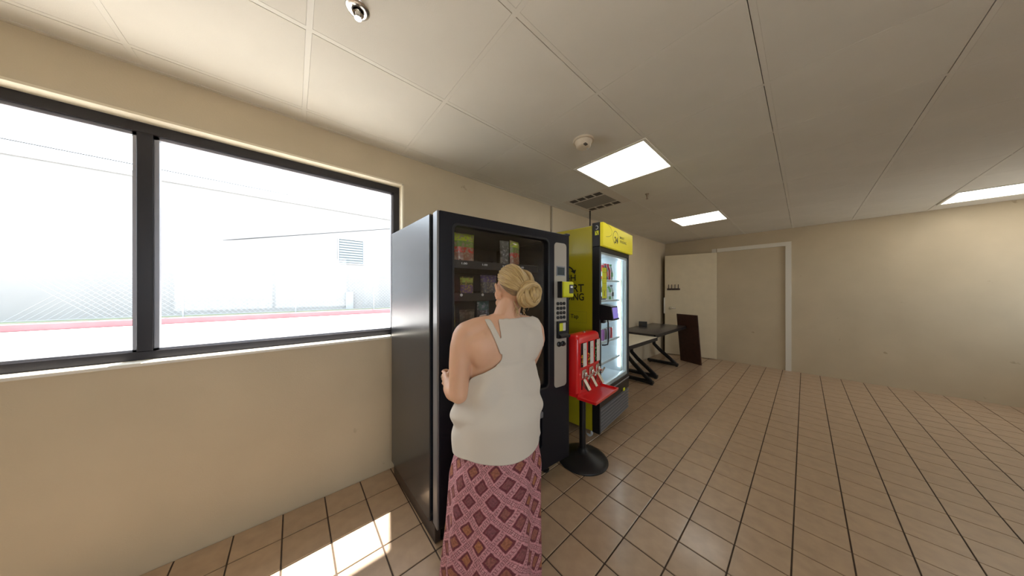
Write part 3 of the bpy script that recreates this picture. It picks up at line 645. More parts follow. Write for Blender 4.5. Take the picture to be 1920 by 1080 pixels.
# ------------------------------------------------------------------ red triple candy vendor on a stand
gv = thing('candy_machine', 'red three column candy machine on a black round base stand', 'candy machine', (1.638, 1.128, 0), radians(5))
GWd, GD = .375, .10
def vbody():
    mb = MB(); rings = []
    for z, ins in ((.60, .004), (.604, 0), (1.015, 0), (1.035, .006), (1.047, .02), (1.052, .04)):
        pr_ = rrect(ins, GWd-ins, ins, GD+.02-ins, max(.028-ins*.3, .01), 4); rings.append([(a, b, z) for a, b in pr_])
    return mb.loft(rings)
obj('body', vbody(), gv, m='red', smooth=40)
obj('top_lock', MB().lathe([(.012, 1.052), (.012, 1.06), (.008, 1.062)], 14, (.19, .05, 0)), gv, m='brass')
for k in range(3):
    u = .028+k*.116
    wf = plate('window_frame', rrect(u, u+.098, .795, .992, .008), [rrect(u+.005, u+.093, .80, .987, .006)], -.006, .002, 'red', gv, bev=.001)
    obj('window_back', MB().box(u+.004, u+.094, -.001, .0015, .799, .988), wf, m='clear_front', smooth=None)
    cm = MB(); rnd = random.Random(k)
    for q in range(34):
        cm.ell((u+.010+rnd.random()*.078, -.003-rnd.random()*.002, .806+rnd.random()*(.085 if k < 2 else .15)), (.007, .004, .007), 6, 4)
    tag(obj('candy', cm, wf, m=['candy', 'candy', 'drink_green'][k], smooth=60), kind='stuff')
    obj('card', MB().box(u+.036, u+.092, -.0105, -.0085, .802, .985), wf, m='card', smooth=None)
    obj('card_print', MB().box(u+.058, u+.066, -.0112, -.0104, .93, .94), wf, m='print_dim', smooth=None)
    zc = .735; uc = u+.052
    mc = obj('coin_mechanism', MB().box(uc-.030, uc+.030, -.014, .002, zc-.022, zc+.042, .005).lathe([(.026, 0), (.026, .014), (.02, .018)], 18, M=Matrix.Translation((uc, -.012, zc)) @ Matrix.Rotation(pi/2, 4, 'X')), gv, m='chrome')
    obj('turn_handle', MB().lathe([(.009, 0), (.009, .03)], 10, M=Matrix.Translation((uc, -.028, zc)) @ Matrix.Rotation(pi/2, 4, 'X')).box(uc-.034, uc+.034, -.062, -.052, zc-.008, zc+.008, .003, M=Matrix.Translation((uc, 0, zc)) @ Matrix.Rotation(radians(-25), 4, 'Y') @ Matrix.Translation((-uc, 0, -zc))), mc, m='chrome')
    obj('chute', MB().prism([(.0, .700), (-.012, .704), (-.060, .632), (-.052, .622), (.0, .66)], uc-.018, uc+.018, 'x'), mc, m='chrome')
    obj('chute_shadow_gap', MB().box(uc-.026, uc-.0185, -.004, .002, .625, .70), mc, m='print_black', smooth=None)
tr = MB().box(-.012, GWd+.012, -.150, .004, .570, .578, .002)
tr.prism([(-.150, .570), (-.156, .592), (-.150, .594), (-.144, .576)], -.012, GWd+.012, 'x')
tr.box(-.014, -.008, -.15, .0, .572, .592, .002); tr.box(GWd+.008, GWd+.014, -.15, .0, .572, .592, .002); tr.box(0, GWd, 0, GD, .575, .603)
obj('tray', tr, gv, m='red')
pc = (.184, .062)
obj('pole', MB().lathe([(.026, .05), (.026, .572), (.05, .573), (.05, .577)], 20, (*pc, 0)), gv, m='black_metal')
obj('base', MB().lathe([(.20, 0), (.203, .006), (.198, .014), (.17, .026), (.12, .044), (.07, .062), (.045, .075), (.034, .095), (.03, .10)], 48, (*pc, 0)), gv, m='cast_iron', smooth=60)

# ------------------------------------------------------------------ tables at the back
def table(name, label, loc, Lx, Ly, h, mtop, feet):
    t = thing(name, label, 'table', loc, 0)
    obj('tabletop', MB().box(0, Lx, 0, Ly, h-.030, h, .004, 2), t, m=mtop)
    obj('edge_band', MB().box(-.003, Lx+.003, -.003, .02, h-.052, h-.003).box(Lx-.02, Lx+.003, .02, Ly, h-.052, h-.003), t, m='black_plastic', smooth=None)
    obj('apron', MB().box(.1, Lx-.1, .10, .14, h-.075, h-.028, .003).box(.1, Lx-.1, Ly-.14, Ly-.10, h-.075, h-.028, .003), t, m='black_metal')
    for x in feet:
        f = obj('foot', MB().box(x-.036, x+.036, .02, Ly-.05, .012, .062, .014, 2), t, m='black_metal')
        for y in (.05, Ly-.09): obj('glide', MB().lathe([(.022, 0), (.022, .014)], 12, (x, y, 0)), f, m='black_plastic')
        obj('leg', MB().tube([(x, .06, .045), (x, .16, .13), (x, Ly*.55, .26), (x, Ly*.72, .36), (x, Ly*.74, .48), (x, Ly*.62, .60), (x, Ly*.5, h-.03)], [(.034, .024)]*7, 10), t, m='black_metal')
        obj('bracket', MB().box(x-.03, x+.03, .12, Ly-.12, h-.06, h-.028, .004), t, m='black_metal')
    return t
table('training_table', 'cream topped table with black edge against the wall beyond the cooler', (2.95, 1.44, 0), 1.17, .56, .705, 'table_white', (.14, 1.08))
table('training_table', 'dark topped table with a black stand on it, in the far corner', (4.21, 1.50, 0), 1.55, .60, .722, 'table_dark', (.16, 1.15))
tag(obj('small_sign_stand', MB().prism([(0, 0), (.09, 0), (.09, .012), (.035, .095), (.022, .095), (.0, .01)], -.07, .07, 'y'), loc=(5.0, 2.0, .7225), rz=radians(20), m='black_plastic'), 'small black wedge stand on the dark table by the wall', 'stand')
# door standing ajar by the far corner
d1 = tag(bpy.data.objects.new('door_1', None), kind='structure'); COL.objects.link(d1); d1.location = (6.52, 1.17, 0); d1.rotation_euler = (0, 0, radians(104))
obj('door_leaf', MB().box(0, .905, -.022, .022, .012, 2.18, .003), d1, m='door_cream')
lv = obj('door_handle', MB().lathe([(.032, 0), (.032, .01)], 18, M=Matrix.Translation((.80, .022, 1.02)) @ Matrix.Rotation(-pi/2, 4, 'X')).tube([(.80, .03, 1.02), (.80, .075, 1.02), (.79, .082, 1.02), (.70, .082, 1.02)], .01, 8), d1, m='chrome')
obj('latch_plate', MB().box(.902, .925, -.045, .03, .90, 1.25, .003), d1, m='trim_white')
obj('hook_rack', MB().box(.62, .86, .021, .05, 1.42, 1.455, .004), d1, m='dark_wood')
for k in range(4): obj('hook', MB().tube([(.65+k*.06, .05, 1.44), (.65+k*.06, .075, 1.45), (.65+k*.06, .08, 1.50), (.65+k*.06, .078, 1.54)], .008, 6), d1, m='dark_wood')
struct('trim_5', MB().box(X1-.025, X1, .22, 1.17, 2.19, 2.26).box(X1-.025, X1, .15, .22, 0, 2.26).box(X1-.025, X1, 1.185, 1.255, 0, 2.26), 'trim_white')
lb = thing('leaning_board', 'dark brown board leaning at the end of the dark table', 'board', (5.86, 1.45, 0), radians(70))
obj('board', MB().box(-.2, .2, -.012, .012, 0, .95, .004, M=Matrix.Rotation(radians(-7), 4, 'X')), lb, m='dark_wood')

# ------------------------------------------------------------------ ceiling fixtures
def panel(x, y, label):
    t = thing('ceiling_light', label, 'ceiling light', (x, y, HC), 0, 'ceiling light panels')
    G2 = .615
    f = MB()
    for a, b, c, d in ((0, G2, 0, .022), (0, G2, G2-.022, G2), (0, .022, .022, G2-.022), (G2-.022, G2, .022, G2-.022)): f.box(a, b, c, d, -.006, .02)
    obj('frame', f, t, m='trim_white', smooth=None)
    obj('diffuser', MB().box(.02, G2-.02, .02, G2-.02, -.002, .012), t, m='panel_light', smooth=None)
    return t
panel(1.905, .745, 'square lit ceiling panel above the yellow cooler')
panel(4.355, .745, 'distant lit ceiling panel at the right, beyond the sprinkler')
for px_ in (-.565, 5.585): panel(px_, -1.715, 'lit ceiling panel over the camera\'s left shoulder' if px_ < 0 else 'ceiling panel added to lighten the far end, near the back corner')  # both panels added as fill light for the room and its far end
vt = thing('air_diffuser', 'square ceiling air diffuser with dark slots above the cooler', 'vent', (2.51, 1.36, HC))
slots = [rrect(x_, x_+.088, .125+k*.1075, .213+k*.1075, .004) for x_ in (.052, .478) for k in range(4)]+[rrect(.168, .450, .125, .535, .01)]
vp = plate('face_plate', rrect(.0, .615, .0, .615, .004), slots, -.004, .0, 'vent_white', vt)
vp.data.transform(Matrix.Rotation(-pi/2, 4, 'X'))
obj('slot_backing', MB().box(.02, .595, .02, .595, .0005, .012), vt, m='vent_dark', smooth=None)
for k in range(18): obj('grille_bar', MB().box(.172+k*.0153, .1805+k*.0153, .126, .534, -.004, .0006), vt, m='grille', smooth=None)
sd = thing('smoke_detector', 'round beige smoke detector on the ceiling beside the lit panel', 'smoke detector', (1.60, 1.055, HC))
obj('base', MB().lathe([(.072, -.012), (.074, -.004), (.074, 0)], 32), sd, m='smoke_plastic')
obj('chamber', MB().lathe([(.030, -.056), (.045, -.052), (.052, -.044), (.055, -.026), (.062, -.012)], 32), sd, m='smoke_plastic', smooth=50)
obj('vent_slot', MB().box(-.040, -.012, -.045, -.025, -.056, -.046, .002), sd, m='vent_dark')
obj('indicator', MB().lathe([(.006, -.060), (.006, -.052)], 10, (.020, -.02, 0)), sd, m='chrome')
def sprinkler(label, loc, m, esc=.042, drop=.034):
    t = thing('sprinkler', label, 'sprinkler', loc, 0, 'fire sprinklers'); d = drop
    obj('escutcheon', MB().lathe([(esc*.5, .004), (esc*.52, -.007), (esc*.72, -.008), (esc*.95, -.004), (esc, -.001), (esc, 0)], 36), t, m=m)
    obj('cup', MB().lathe([(esc*.5, -.0075), (esc*.42, -.009), (esc*.40, -.0075)], 28), t, m='vent_dark')
    obj('stem', MB().lathe([(.007, -d*.75), (.010, -d*.45), (.012, -.008)], 14), t, m=m)
    for q in (-1, 1): obj('yoke_arm', MB().tube([(q*.010, 0, -.010), (q*.018, 0, -d*.5), (q*.012, 0, -d*.85), (0, 0, -d*.95)], .003, 8), t, m='brass')
    obj('deflector', MB().lathe([(.013, -d-.003), (.013, -d), (.004, -d+.003)], 16), t, m=m)
sprinkler('chrome fire sprinkler with wide round plate in the ceiling, top left near the window', (.1905, 1.139, HC), 'chrome')
sprinkler('dark fire sprinkler in the ceiling right of the lit panel', (3.02, 1.163, HC), 'brass', .022, .055)
tag(obj('power_cord', MB().tube([(3.04, 1.90, HC-.0065), (3.04, 1.90, 1.95), (3.03, 1.93, 1.80), (2.98, 2.0, 1.70), (2.9, 2.06, 1.6), (2.72, 2.05, 1.5)], .009, 8), m='black_plastic', smooth=60), 'black cord dropping from the ceiling behind the yellow cooler', 'cord')
# ------------------------------------------------------------------ outside details seen through the window
bw = obj('window_frame', MB().box(2.3, 3.9, -.06, .05, 3.30, 3.38).box(2.3, 3.9, -.06, .05, 5.0, 5.08).box(2.3, 2.38, -.06, .05, 3.38, 5.0).box(3.82, 3.9, -.06, .05, 3.38, 5.0), bl, m='galv', smooth=None)
obj('window_glass', MB().box(2.38, 3.82, -.02, -.01, 3.38, 5.0), bw, m='lcd', smooth=None)
for k in range(9): obj('blind_slat', MB().box(2.4, 3.8, -.05, -.03, 3.42+k*.175, 3.545+k*.175), bw, m='blind', smooth=None)
obj('utility_box', MB().box(2.75, 3.2, -.25, .0, .16, 1.36, .02), bl, m='galv')
for x in (-3.9, .1, 4.1, 8.1, 12.1):
    po_ = obj('post', MB().tube([(x, 0, 0), (x, 0, 2.45), (x, 0, 2.55), (x+.06, -.12, 2.72)], .035, 8), fn, m='galv')
for z in (2.06, .12): obj('rail', MB().tube([(-8, 0, z), (14, 0, z)], .016, 6), fn, m='galv')
cmx = MB()
for k in range(120):
    x = -8+k*.2
    for s in (1, -1):
        x0, x1 = (x, x+1.95) if s > 0 else (x+1.95, x); cmx.tube([(x0, .01*s, .1), (x1, .01*s, 2.05)], .005, 3, cap=False)
tag(obj('wire_mesh', cmx, fn, m='galv', smooth=None), kind='stuff')
def upole(x, y, label):
    t = thing('utility_pole', label, 'utility pole', (x, y, -.02)); obj('shaft', MB().lathe([(.16, 0), (.12, 9)], 14), t, m='wood_pole'); obj('crossarm', MB().box(-.9, .9, -.06, .06, 8.3, 8.45), t, m='wood_pole')
upole(-13, 12, 'wooden utility pole at the far left end of the overhead wire'); upole(17, 12, 'wooden utility pole right of the pale building, holding overhead wires')
tag(obj('overhead_wire', MB().tube([(-13, 11.85, 5.1), (-6, 12, 4.9), (2, 12, 4.8), (9, 12, 4.9), (17, 11.88, 5.2)], .013, 6), m='black_plastic'), 'level dark overhead wire, upper of the two in the window', 'wire')
tag(obj('overhead_wire', MB().tube([(-3, 21.02, 4.2), (5.8, 20.6, 6.2), (17, 12.12, 8.2)], .020, 6), m='black_plastic'), 'slanting overhead wire, lower of the two, running to the pale building', 'wire')
# ------------------------------------------------------------------ the woman at the machine
pe = thing('person', 'woman in cream sleeveless top and rose lozenge print skirt working at the black vending machine', 'person', (0.734, 0.925, 0), radians(-15))
def lean(h): k = max(0, (1.2-h)/1.1); return Vector((-.045*k, .02*k, 0))
def ring(h, rx, ry, yc=0, n=28, p=2.3, xo=0):
    o = lean(h); r = []
    for j in range(n):
        a = 2*pi*j/n; ca, sa = cos(a), sin(a)
        r.append((o.x+xo+rx*math.copysign(abs(ca)**(2/p), ca), o.y+yc+ry*math.copysign(abs(sa)**(2/p), sa), h))
    return r
TORSO = [(.66, .160, .125, -.01), (.72, .178, .140, -.02), (.80, .184, .145, -.02), (.87, .176, .132, -.005), (.94, .160, .118, .005), (1.0, .154, .114, .01), (1.07, .160, .118, .015),
         (1.13, .164, .116, .01), (1.18, .162, .102, 0), (1.215, .150, .086, -.005), (1.24, .118, .070, -.01), (1.262, .085, .060, -.012), (1.285, .056, .054, -.008)]
def torso_parts():
    mb = MB(); mb.loft([ring(h, a, b, c) for h, a, b, c in TORSO])
    for s in (-1, 1):
        mb.tube([(s*.06, -.012, 1.235), (s*.12, -.008, 1.222), (s*.168, -.002, 1.203), (s*.182, 0, 1.190)], [.050, .054, .056, .045], 14)   # trapezius to shoulder cap
        mb.ell((s*.172, 0, 1.198), (.052, .054, .056), 16, 10)
        mb.ell((s*.075, .085, 1.09), (.065, .055, .06), 16, 10)                       # bust
        mb.ell((s*.092, -.052, 1.138), (.080, .046, .088), 18, 12); mb.tube([(s*.09, -.045, 1.185), (s*.15, -.030, 1.165), (s*.185, -.018, 1.12)], [.05, .05, .04], 14)                      # shoulder blades
    mb.tube([(.0, -.014, 1.22), (.022, -.010, 1.28), (.046, -.002, 1.34)], [.064, .059, .056], 18)
    return mb
HC_ = Vector((.058, .012, 1.392)); MHD = Matrix.Translation(HC_) @ Matrix.Rotation(radians(4), 4, 'Z') @ Matrix.Rotation(radians(2), 4, 'X') @ Matrix.Rotation(radians(4), 4, 'Y')
def head_parts(mb):
    h = MB()
    h.ell((0, -.014, .020), (.073, .092, .085), 28, 18); h.ell((0, .020, -.040), (.054, .062, .060), 22, 14); h.ell((0, .058, -.080), (.023, .020, .020), 14, 8)
    for s in (-1, 1):
        h.ell((s*.036, .050, -.022), (.026, .026, .026), 14, 8); h.ell((s*.046, .020, -.062), (.016, .040, .022), 14, 8)
        h.ell((s*.073, -.004, -.010), (.009, .021, .035), 14, 10, M=Matrix.Rotation(radians(-12), 3, 'X')); h.ell((s*.078, -.006, -.036), (.007, .010, .012), 10, 6)
        h.tube([(s*.077, .012, .0), (s*.084, .010, .018), (s*.089, -.006, .027), (s*.091, -.020, .016), (s*.088, -.022, -.006), (s*.083, -.014, -.028)], [.004, .0052, .0056, .0056, .005, .0045], 8)
        h.tube([(s*.012, .078, .022), (s*.034, .070, .024), (s*.054, .052, .018)], [.010, .011, .008], 10)
    h.tube([(0, .074, .022), (0, .086, .0), (0, .096, -.018), (0, .092, -.030)], [.009, .011, .014, .009], 12)
    for s in (-1, 1): h.ell((s*.010, .085, -.027), (.009, .010, .008), 10, 6)
    h.tube([(-.024, .066, -.053), (0, .077, -.051), (.024, .066, -.053)], [.006, .009, .006], 10); h.tube([(-.020, .066, -.062), (0, .075, -.062), (.020, .066, -.062)], [.006, .009, .006], 10)
    mb.add([MHD @ Vector(v) for v in h.v], h.f)
def finger(mb, pts, r): mb.tube(pts, [r*1.05]+[r]*(len(pts)-2)+[r*.8], 10); mb.ell(pts[-1], (r*.82,)*3, 10, 6); mb.ell(pts[1], (r*1.08,)*3, 10, 6)
def body_parts():
    mb = torso_parts(); head_parts(mb)
    # left arm: hangs from the shoulder, elbow bent, forearm running forward to the lock on the door edge
    mb.tube([(-.172, 0, 1.205), (-.188, -.006, 1.15), (-.198, -.014, 1.08), (-.204, -.024, 1.01), (-.207, -.030, .965), (-.207, -.028, .945)], [.053, .052, .048, .043, .041, .030], 18)
    mb.ell((-.208, -.034, .958), (.039, .040, .037), 16, 10)
    mb.tube([(-.206, -.030, .962), (-.212, .03, .950), (-.214, .09, .946), (-.214, .145, .945), (-.213, .175, .945)], [.040, .043, .037, (.028, .024), (.026, .019)], 18)
    mb.tube([(-.213, .168, .945), (-.215, .195, .945), (-.216, .225, .944), (-.216, .236, .944)], [(.026, .018), (.036, .016), (.040, .014), (.036, .010)], 16, up=(0, 0, 1))
    for z, l in ((.9745, .96), (.9545, 1.04), (.9345, 1.0), (.9150, .84)):
        finger(mb, [(-.217, .222, z), (-.220, .222+.034*l, z), (-.212, .222+.052*l, z-.001), (-.196, .222+.055*l, z-.002), (-.188, .222+.044*l, z-.002)], .0076)
    finger(mb, [(-.212, .182, .963), (-.199, .203, .981), (-.190, .226, .983), (-.186, .246, .978)], .0088)
    # right arm: forearm forward, palm against the glass
    mb.tube([(.172, 0, 1.205), (.188, .01, 1.15), (.192, .045, 1.08), (.192, .082, 1.02), (.191, .10, .99)], [.053, .051, .046, .042, .038], 18)
    mb.ell((.192, .098, .985), (.037, .039, .036), 16, 10)
    mb.tube([(.191, .098, .988), (.172, .16, 1.005), (.152, .225, 1.03), (.130, .292, 1.066), (.122, .312, 1.082)], [.038, .041, .034, (.027, .024), (.025, .019)], 18)
    mb.tube([(.123, .308, 1.078), (.118, .330, 1.105), (.114, .338, 1.140), (.113, .339, 1.152)], [(.019, .025), (.016, .036), (.014, .040), (.010, .036)], 16, up=(0, 1, 0))
    for k, (x, l) in enumerate(((.084, .068), (.1035, .078), (.123, .074), (.142, .058))):
        t = (x-.113)*2.2; finger(mb, [(x, .338, 1.140), (x+t*l*.3, .343, 1.140+l*.45), (x+t*l*.6, .341, 1.140+l*.78), (x+t*l*.8, .345, 1.140+l)], .0076)
    finger(mb, [(.092, .324, 1.100), (.068, .332, 1.122), (.054, .336, 1.142), (.047, .340, 1.156)], .0088)
    # legs and feet
    for s in (-1, 1):
        L_ = lambda x, y, z: Vector((s*x, y, z)) + lean(z)
        mb.tube([L_(.085, -.01, .80), L_(.088, 0, .70), L_(.085, .01, .56), L_(.080, .015, .45), L_(.078, .0, .40), L_(.078, -.012, .30), L_(.076, -.012, .18), L_(.075, -.010, .09), L_(.075, -.010, .05)],
                [.080, .083, .068, .055, .051, .054, .042, .034, .036], 18)
        mb.ell(L_(.076, -.026, .040), (.030, .032, .030), 14, 8)
        mb.tube([L_(.076, -.01, .052), L_(.082, .05, .043), L_(.089, .105, .031), L_(.093, .138, .026)], [(.034, .032), (.026, .036), (.016, .040), (.012, .036)], 14)
        for k in range(5): mb.ell(L_(.066+k*.0145, .152-.006*k-(.004 if k == 0 else 0), .025), (.0085-(.0012*k if k else -.002), .017, .009), 10, 6)
    return mb
def remesh(mb, vox, it, name):
    me = mb.mesh('tmp', None); o = bpy.data.objects.new('tmp', me); COL.objects.link(o)
    r = o.modifiers.new('r', 'REMESH'); r.mode = 'VOXEL'; r.voxel_size = vox; r.use_smooth_shade = True
    s2 = o.modifiers.new('s', 'SMOOTH'); s2.factor = .5; s2.iterations = it
    dg = bpy.context.evaluated_depsgraph_get(); out = bpy.data.meshes.new_from_object(o.evaluated_get(dg))
    bpy.data.objects.remove(o); out.name = name; return out
def uvmesh(name, vs, fs, uvs, m):
    me = bpy.data.meshes.new(name); me.from_pydata([tuple(v) for v in vs], [], fs); l = me.uv_layers.new(name='UVMap')
    for lp in me.loops: l.data[lp.index].uv = uvs[lp.vertex_index]
    me.materials.append(MATS[m]); me.shade_smooth(); me.update(); return me
bd_me = remesh(body_parts(), .0036, 5, 'body')
bm = bmesh.new(); bm.from_mesh(bd_me)
sel = [v for v in bm.verts if .80 < v.co.z < 1.285 and (v.co-Vector((-.20, .235, .945))).length > .11 and (v.co-Vector((.10, .345, 1.14))).length > .13]
for _ in range(22): bmesh.ops.smooth_vert(bm, verts=sel, factor=.5, use_axis_x=True, use_axis_y=True, use_axis_z=True)
bm.to_mesh(bd_me); bm.free(); bd_me.materials.clear(); bd_me.materials.append(MATS['skin']); bd_me.shade_smooth()
obj('body', bd_me, pe)
to_me = remesh(torso_parts(), .008, 4, 'torso')
bvh = BVHTree.FromPolygons([v.co.copy() for v in to_me.vertices], [tuple(p.vertices) for p in to_me.polygons])
bpy.data.meshes.remove(to_me)
# sleeveless top: draped over the torso, left shoulder blade bare under a slanting strap
EASE = [(.64, .208, .178), (.72, .207, .176), (.80, .205, .170), (.86, .205, .160), (.92, .196, .148), (1.0, .182, .135), (1.08, .168, .122), (1.14, .0, .0)]
def ease(h):
    for a, b in zip(EASE, EASE[1:]):
        if a[0] <= h <= b[0]: t = (h-a[0])/(b[0]-a[0]); return a[1]+(b[1]-a[1])*t, a[2]+(b[2]-a[2])*t
    return (EASE[0][1:] if h < EASE[0][0] else (0, 0))
def sstep(a, b, x): t = min(1, max(0, (x-a)/(b-a))); return t*t*(3-2*t)
NA, NB1, NB2 = 220, 110, 78
vs = []; Z0 = 1.12
for b in range(NB1+NB2+1):
    for a in range(NA):
        th = 2*pi*a/NA; d2 = Vector((cos(th), sin(th), 0))
        if b <= NB1:
            t = b/NB1
            hem = .705 + .008*sin(th*2+.6) + .012*max(0, cos(th))
            h = hem+(Z0-hem)*t; org = Vector((0, 0, h))+lean(h); dr = d2
        else:
            el = radians(84)*(b-NB1)/NB2; org = Vector((0, 0, Z0))+lean(Z0); dr = d2*cos(el)+Vector((0, 0, sin(el)))
        hit = bvh.ray_cast(org+dr*.7, -dr)
        r = (hit[0]-org).length if hit[0] else .15
        r += .0075
        if b <= NB1:
            ex, ey = ease(h)
            if ex: r = max(r, 1/math.sqrt((cos(th)/ex)**2+(sin(th)/ey)**2))
            w = sstep(1.10, .95, h)
            diag = th*1.6 - h*9
            r += w*(.008*sin(th*7+h*4+1.2*sin(h*9)) + .012*noise.noise(Vector((cos(th)*2.2, sin(th)*2.2+h*2.5, h*9+th*0))) + .004*sin(diag*2.0))
            # the cloth sags into a soft fold above the hip on her left and right
            sd_ = abs(cos(th))**2
            r += w*sd_*(.011*math.exp(-((h-.865)/.028)**2) - .010*math.exp(-((h-.815)/.022)**2) + .005*math.exp(-((h-.965)/.025)**2) - .004*math.exp(-((h-.915)/.02)**2))
            sk_ = 1/math.sqrt((cos(th)/.201)**2+((sin(th))/(.187 if sin(th) < 0 else .170))**2) *(1-.25*sstep(.83, .97, h)) if h < .97 else 0
            r = max(r, ((hit[0]-org).length if hit[0] else .15)+.006, sk_)
        vs.append(org+dr*r)
def keep(p):
    x, y, z = p
    if z < 1.0: return True
    if y < .0:
        if z > 1.272: return False
        xl = -.046 if z > 1.11 else -.046-.125*(1-sstep(1.012, 1.11, z))
        xr = .190 if z > 1.10 else .190+.02*(1-sstep(1.02, 1.10, z))
        if xl < x < xr: return True
        if 1.125 < z:
            t = (z-1.135)/(1.268-1.135); xs = -.042-.046*t
            return abs(x-xs) < .0145
        return False
    if z > 1.225 and abs(x) < .066: return False
    if z > 1.18 and abs(x) < .05: return False
    lim = .19 if z < 1.03 else .19-.075*sstep(1.03, 1.12, z)
    if x < 0: return abs(x) < lim if z < 1.2 else .068 < abs(x) < .104
    return abs(x) < max(lim, .118)
K = [keep(p) for p in vs]; fs = []
for b in range(NB1+NB2):
    for a in range(NA):
        q = (b*NA+a, b*NA+(a+1) % NA, (b+1)*NA+(a+1) % NA, (b+1)*NA+a)
        if all(K[i] for i in q): fs.append(q)
tm = bpy.data.meshes.new('tank_top'); tm.from_pydata([tuple(v) for v in vs], [], fs)
bm = bmesh.new(); bm.from_mesh(tm); bmesh.ops.delete(bm, geom=[v for v in bm.verts if not v.link_faces], context='VERTS')
for _ in range(8):                                                    # even out the cut edges
    new = {}
    for v in bm.verts:
        nb = [e.other_vert(v) for e in v.link_edges if e.is_boundary]
        if len(nb) == 2 and v.co.z > .95: new[v] = v.co*.4+(nb[0].co+nb[1].co)*.3
    for v, c in new.items(): v.co = c
inner = [v for v in bm.verts if not v.is_boundary]
for _ in range(5): bmesh.ops.smooth_vert(bm, verts=inner, factor=.5, use_axis_x=True, use_axis_y=True, use_axis_z=True)
bmesh.ops.recalc_face_normals(bm, faces=bm.faces)
bmesh.ops.solidify(bm, geom=list(bm.faces), thickness=.0016)
bm.to_mesh(tm); bm.free(); tm.materials.append(MATS['cream_cloth']); tm.shade_smooth()
obj('tank_top', tm, pe)
# long skirt with woven print
vs, fs, uvs = [], [], []; NR, NS = 200, 80
for b in range(NS+1):
    h = .85-(.85-.065)*b/NS; o = lean(h); t = b/NS
    rx = .189+.020*sstep(.70, .58, h)+.018*sstep(.60, .05, h); ry = .166+.002*sstep(.70, .55, h)-.03*sstep(.78, .85, h)+.040*sstep(.60, .05, h)
    for a in range(NR+1):
        th = 2*pi*a/NR; f_ = (.001+.011*t)*sin(th*9+1.5*sin(h*5))+(.001+.008*t)*sin(th*5+2+h*2)
        f_ += .004*noise.noise(Vector((cos(th)*3, sin(th)*3, h*5)))
        c_a, s_a = cos(th), sin(th)
        vs.append((o.x+(rx+f_)*math.copysign(abs(c_a)**.92, c_a), o.y-.008+(ry+f_)*math.copysign(abs(s_a)**.92, s_a), h+.006*sin(th*9+1)*t)); uvs.append((th*.195, h))
for b in range(NS):
    for a in range(NR): i = b*(NR+1)+a; fs.append((i, i+NR+1, i+NR+2, i+1))
obj('skirt', uvmesh('skirt', vs, fs, uvs, 'skirt_print'), pe)
# hair swept back into a loose bun
def sk(d, e=0.0): d = d.normalized(); return Vector((d.x*(.0715+e), -.014+d.y*(.0905+e), .022+d.z*(.0845+e)))
BUN = Vector((.022, -.128, -.012))
vs, fs, uvs = [], [], []
def addtube(pts, rads, n, u0, du=.12):
    mb = MB().tube(pts, rads, n); o = len(vs); k = len(pts)
    for i, v in enumerate(mb.v): vs.append(MHD @ Vector(v)); uvs.append((u0+du*(i % n)/n, (i//n)/k))
    for f in mb.f: fs.append(tuple(x+o for x in f))
rnd = random.Random(3)
# cap under the locks
nu_, nv_ = 40, 26; idx = {}
for i in range(nv_+1):
    for j in range(nu_):
        p = pi*i/nv_; d = Vector((sin(p)*cos(2*pi*j/nu_), sin(p)*sin(2*pi*j/nu_), cos(p)))
        if d.z > .24+.92*d.y and d.z > -.62: idx[(i, j)] = len(vs); vs.append(MHD @ sk(d, .005)); uvs.append((j/nu_*3, i/nv_))
for i in range(nv_):
    for j in range(nu_):
        q = [(i, j), (i, (j+1) % nu_), (i+1, (j+1) % nu_), (i+1, j)]
        if all(k in idx for k in q): fs.append(tuple(idx[k] for k in q))
bd_ = (BUN-Vector((0, -.014, .022))); bdir = Vector((bd_.x/.0715, bd_.y/.0905, bd_.z/.0845)).normalized()
LT_, DK_ = [], []
for k in range(120):
    a = -pi*1.02+2*pi*1.02*k/119 if k < 84 else rnd.uniform(-pi, pi)          # round the hairline, from nape over ear, brow and back
    y = .56*cos(a) if abs(a) < pi/2 else .72*cos(a)
    z = .26+.92*y; rest = 1-y*y-z*z
    if rest < 0: z = math.sqrt(max(0, 1-y*y)); rest = 0
    d0 = Vector((math.copysign(math.sqrt(rest), a), y, max(z, -.6))).normalized()
    ang = d0.angle(bdir); pts = []; m_ = 9; lift = rnd.uniform(.006, .013)
    for i in range(m_+1):
        t = i/m_; d = (d0*sin((1-t)*ang)+bdir*sin(t*ang))/max(sin(ang), 1e-3)
        pts.append(sk(d+Vector((rnd.uniform(-.012, .012),)*3), lift+.012*sin(pi*t)*max(0, d.z)+.002*rnd.random()))
    w = rnd.uniform(.007, .0105); dark = d0.z < .10 and d0.y < .0
    (DK_ if dark else LT_).append((pts, w, m_))
for pts, w, m_ in LT_: addtube(pts, [(w*.30*.6, w*.5)]+[(w*.42, w)]*(m_-1)+[(w*.4, w*.7)], 8, rnd.random()*3)
obj('hair', uvmesh('hair', vs, fs, uvs, 'hair'), pe)
vs, fs, uvs = [], [], []
for pts, w, m_ in DK_: addtube(pts, [(w*.30*.6, w*.5)]+[(w*.42, w)]*(m_-1)+[(w*.4, w*.7)], 8, rnd.random()*3)
tag(obj('nape_hair', uvmesh('nape_hair', vs, fs, uvs, 'hair_dark'), pe), 'darker brown hair swept up from the nape')
vs, fs, uvs = [], [], []
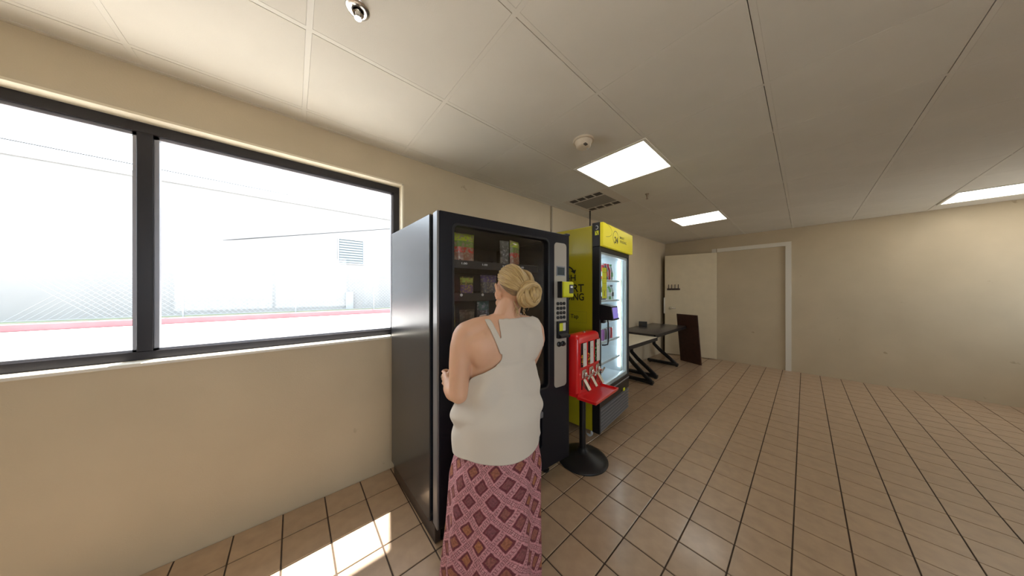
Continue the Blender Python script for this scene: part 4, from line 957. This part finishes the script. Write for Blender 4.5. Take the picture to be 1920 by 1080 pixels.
for k in range(16):                                                    # coiled, slightly messy bun
    ph = rnd.random()*6.28; R_ = rnd.uniform(.016, .044); tilt = Matrix.Rotation(rnd.uniform(-.45, .45), 3, 'X') @ Matrix.Rotation(rnd.uniform(-.45, .45), 3, 'Z')
    yo = rnd.uniform(-.022, .018); span = rnd.uniform(3.4, 6.0)
    pts = [BUN+tilt @ Vector((R_*1.15*cos(ph+span*i/14), yo+.006*sin(3*i/14*pi), R_*1.25*sin(ph+span*i/14))) for i in range(15)]
    addtube(pts, [.004]+[.0115]*13+[.004], 8, rnd.random()*3, .2)
addtube([BUN+Vector((0, -.022, -.03)), BUN+Vector((0, -.028, 0)), BUN+Vector((0, -.02, .032))], [.014, .024, .014], 12, .3, .5)
addtube([BUN+Vector((0, .02, -.02)), BUN+Vector((0, 0, 0)), BUN+Vector((0, -.02, .0))], [.036, .044, .034], 14, .9, .5)
for k in range(10):                                                    # stray wisps at nape and crown
    a0 = Vector((rnd.uniform(-.04, .04), -.085, rnd.uniform(-.075, -.04)))
    addtube([a0, a0+Vector((rnd.uniform(-.012, .012), -.012, -.018)), a0+Vector((rnd.uniform(-.02, .02), -.014, -.04))], [.0022, .002, .0008], 5, rnd.random()*3)
obj('hair_bun', uvmesh('hair_bun', vs, fs, uvs, 'hair'), pe)
for s in (-1, 1):
    c = MHD @ Vector((s*.030, .066, .004)); e = obj('eye', MB().ell((0, 0, 0), (.0115,)*3, 14, 10), pe, loc=c, m='eye_white', smooth=180)
    dv = (MHD.to_3x3() @ Vector((0, 1, 0)))*.0075
    obj('iris', MB().ell(dv, (.0050,)*3, 12, 8), e, m='iris', smooth=180)
    obj('eyebrow', MB().tube([MHD @ Vector((s*.014, .087, .032)), MHD @ Vector((s*.034, .081, .036)), MHD @ Vector((s*.052, .062, .030))], [.002, .003, .0015], 6), pe, m='hair_dark')
obj('lips', MB().tube([MHD @ Vector((-.022, .071, -.0545)), MHD @ Vector((0, .083, -.053)), MHD @ Vector((.022, .071, -.0545))], [.003, .0052, .003], 8).tube([MHD @ Vector((-.019, .071, -.0610)), MHD @ Vector((0, .081, -.0625)), MHD @ Vector((.019, .071, -.0610))], [.003, .0055, .003], 8), pe, m='lip', smooth=180)
for s in (-1, 1):
    lo = lean(.03); f = [(s*.045, -.062), (s*.052, .02), (s*.05, .10), (s*.062, .165), (s*.095, .178), (s*.132, .145), (s*.130, .08), (s*.110, .0), (s*.108, -.055), (s*.078, -.075)]
    if s < 0: f = f[::-1]
    sd_ = obj('sandal', MB().prism([(a+lo.x, b+lo.y) for a, b in f], .0, .0165, 'z'), pe, m='sandal', smooth=40)
    obj('strap', MB().tube([(lo.x+s*.048, lo.y+.09, .012), (lo.x+s*.060, lo.y+.092, .042), (lo.x+s*.088, lo.y+.095, .054), (lo.x+s*.118, lo.y+.092, .040), (lo.x+s*.131, lo.y+.085, .012)], [(.003, .013)]*5, 8), sd_, m='sandal')
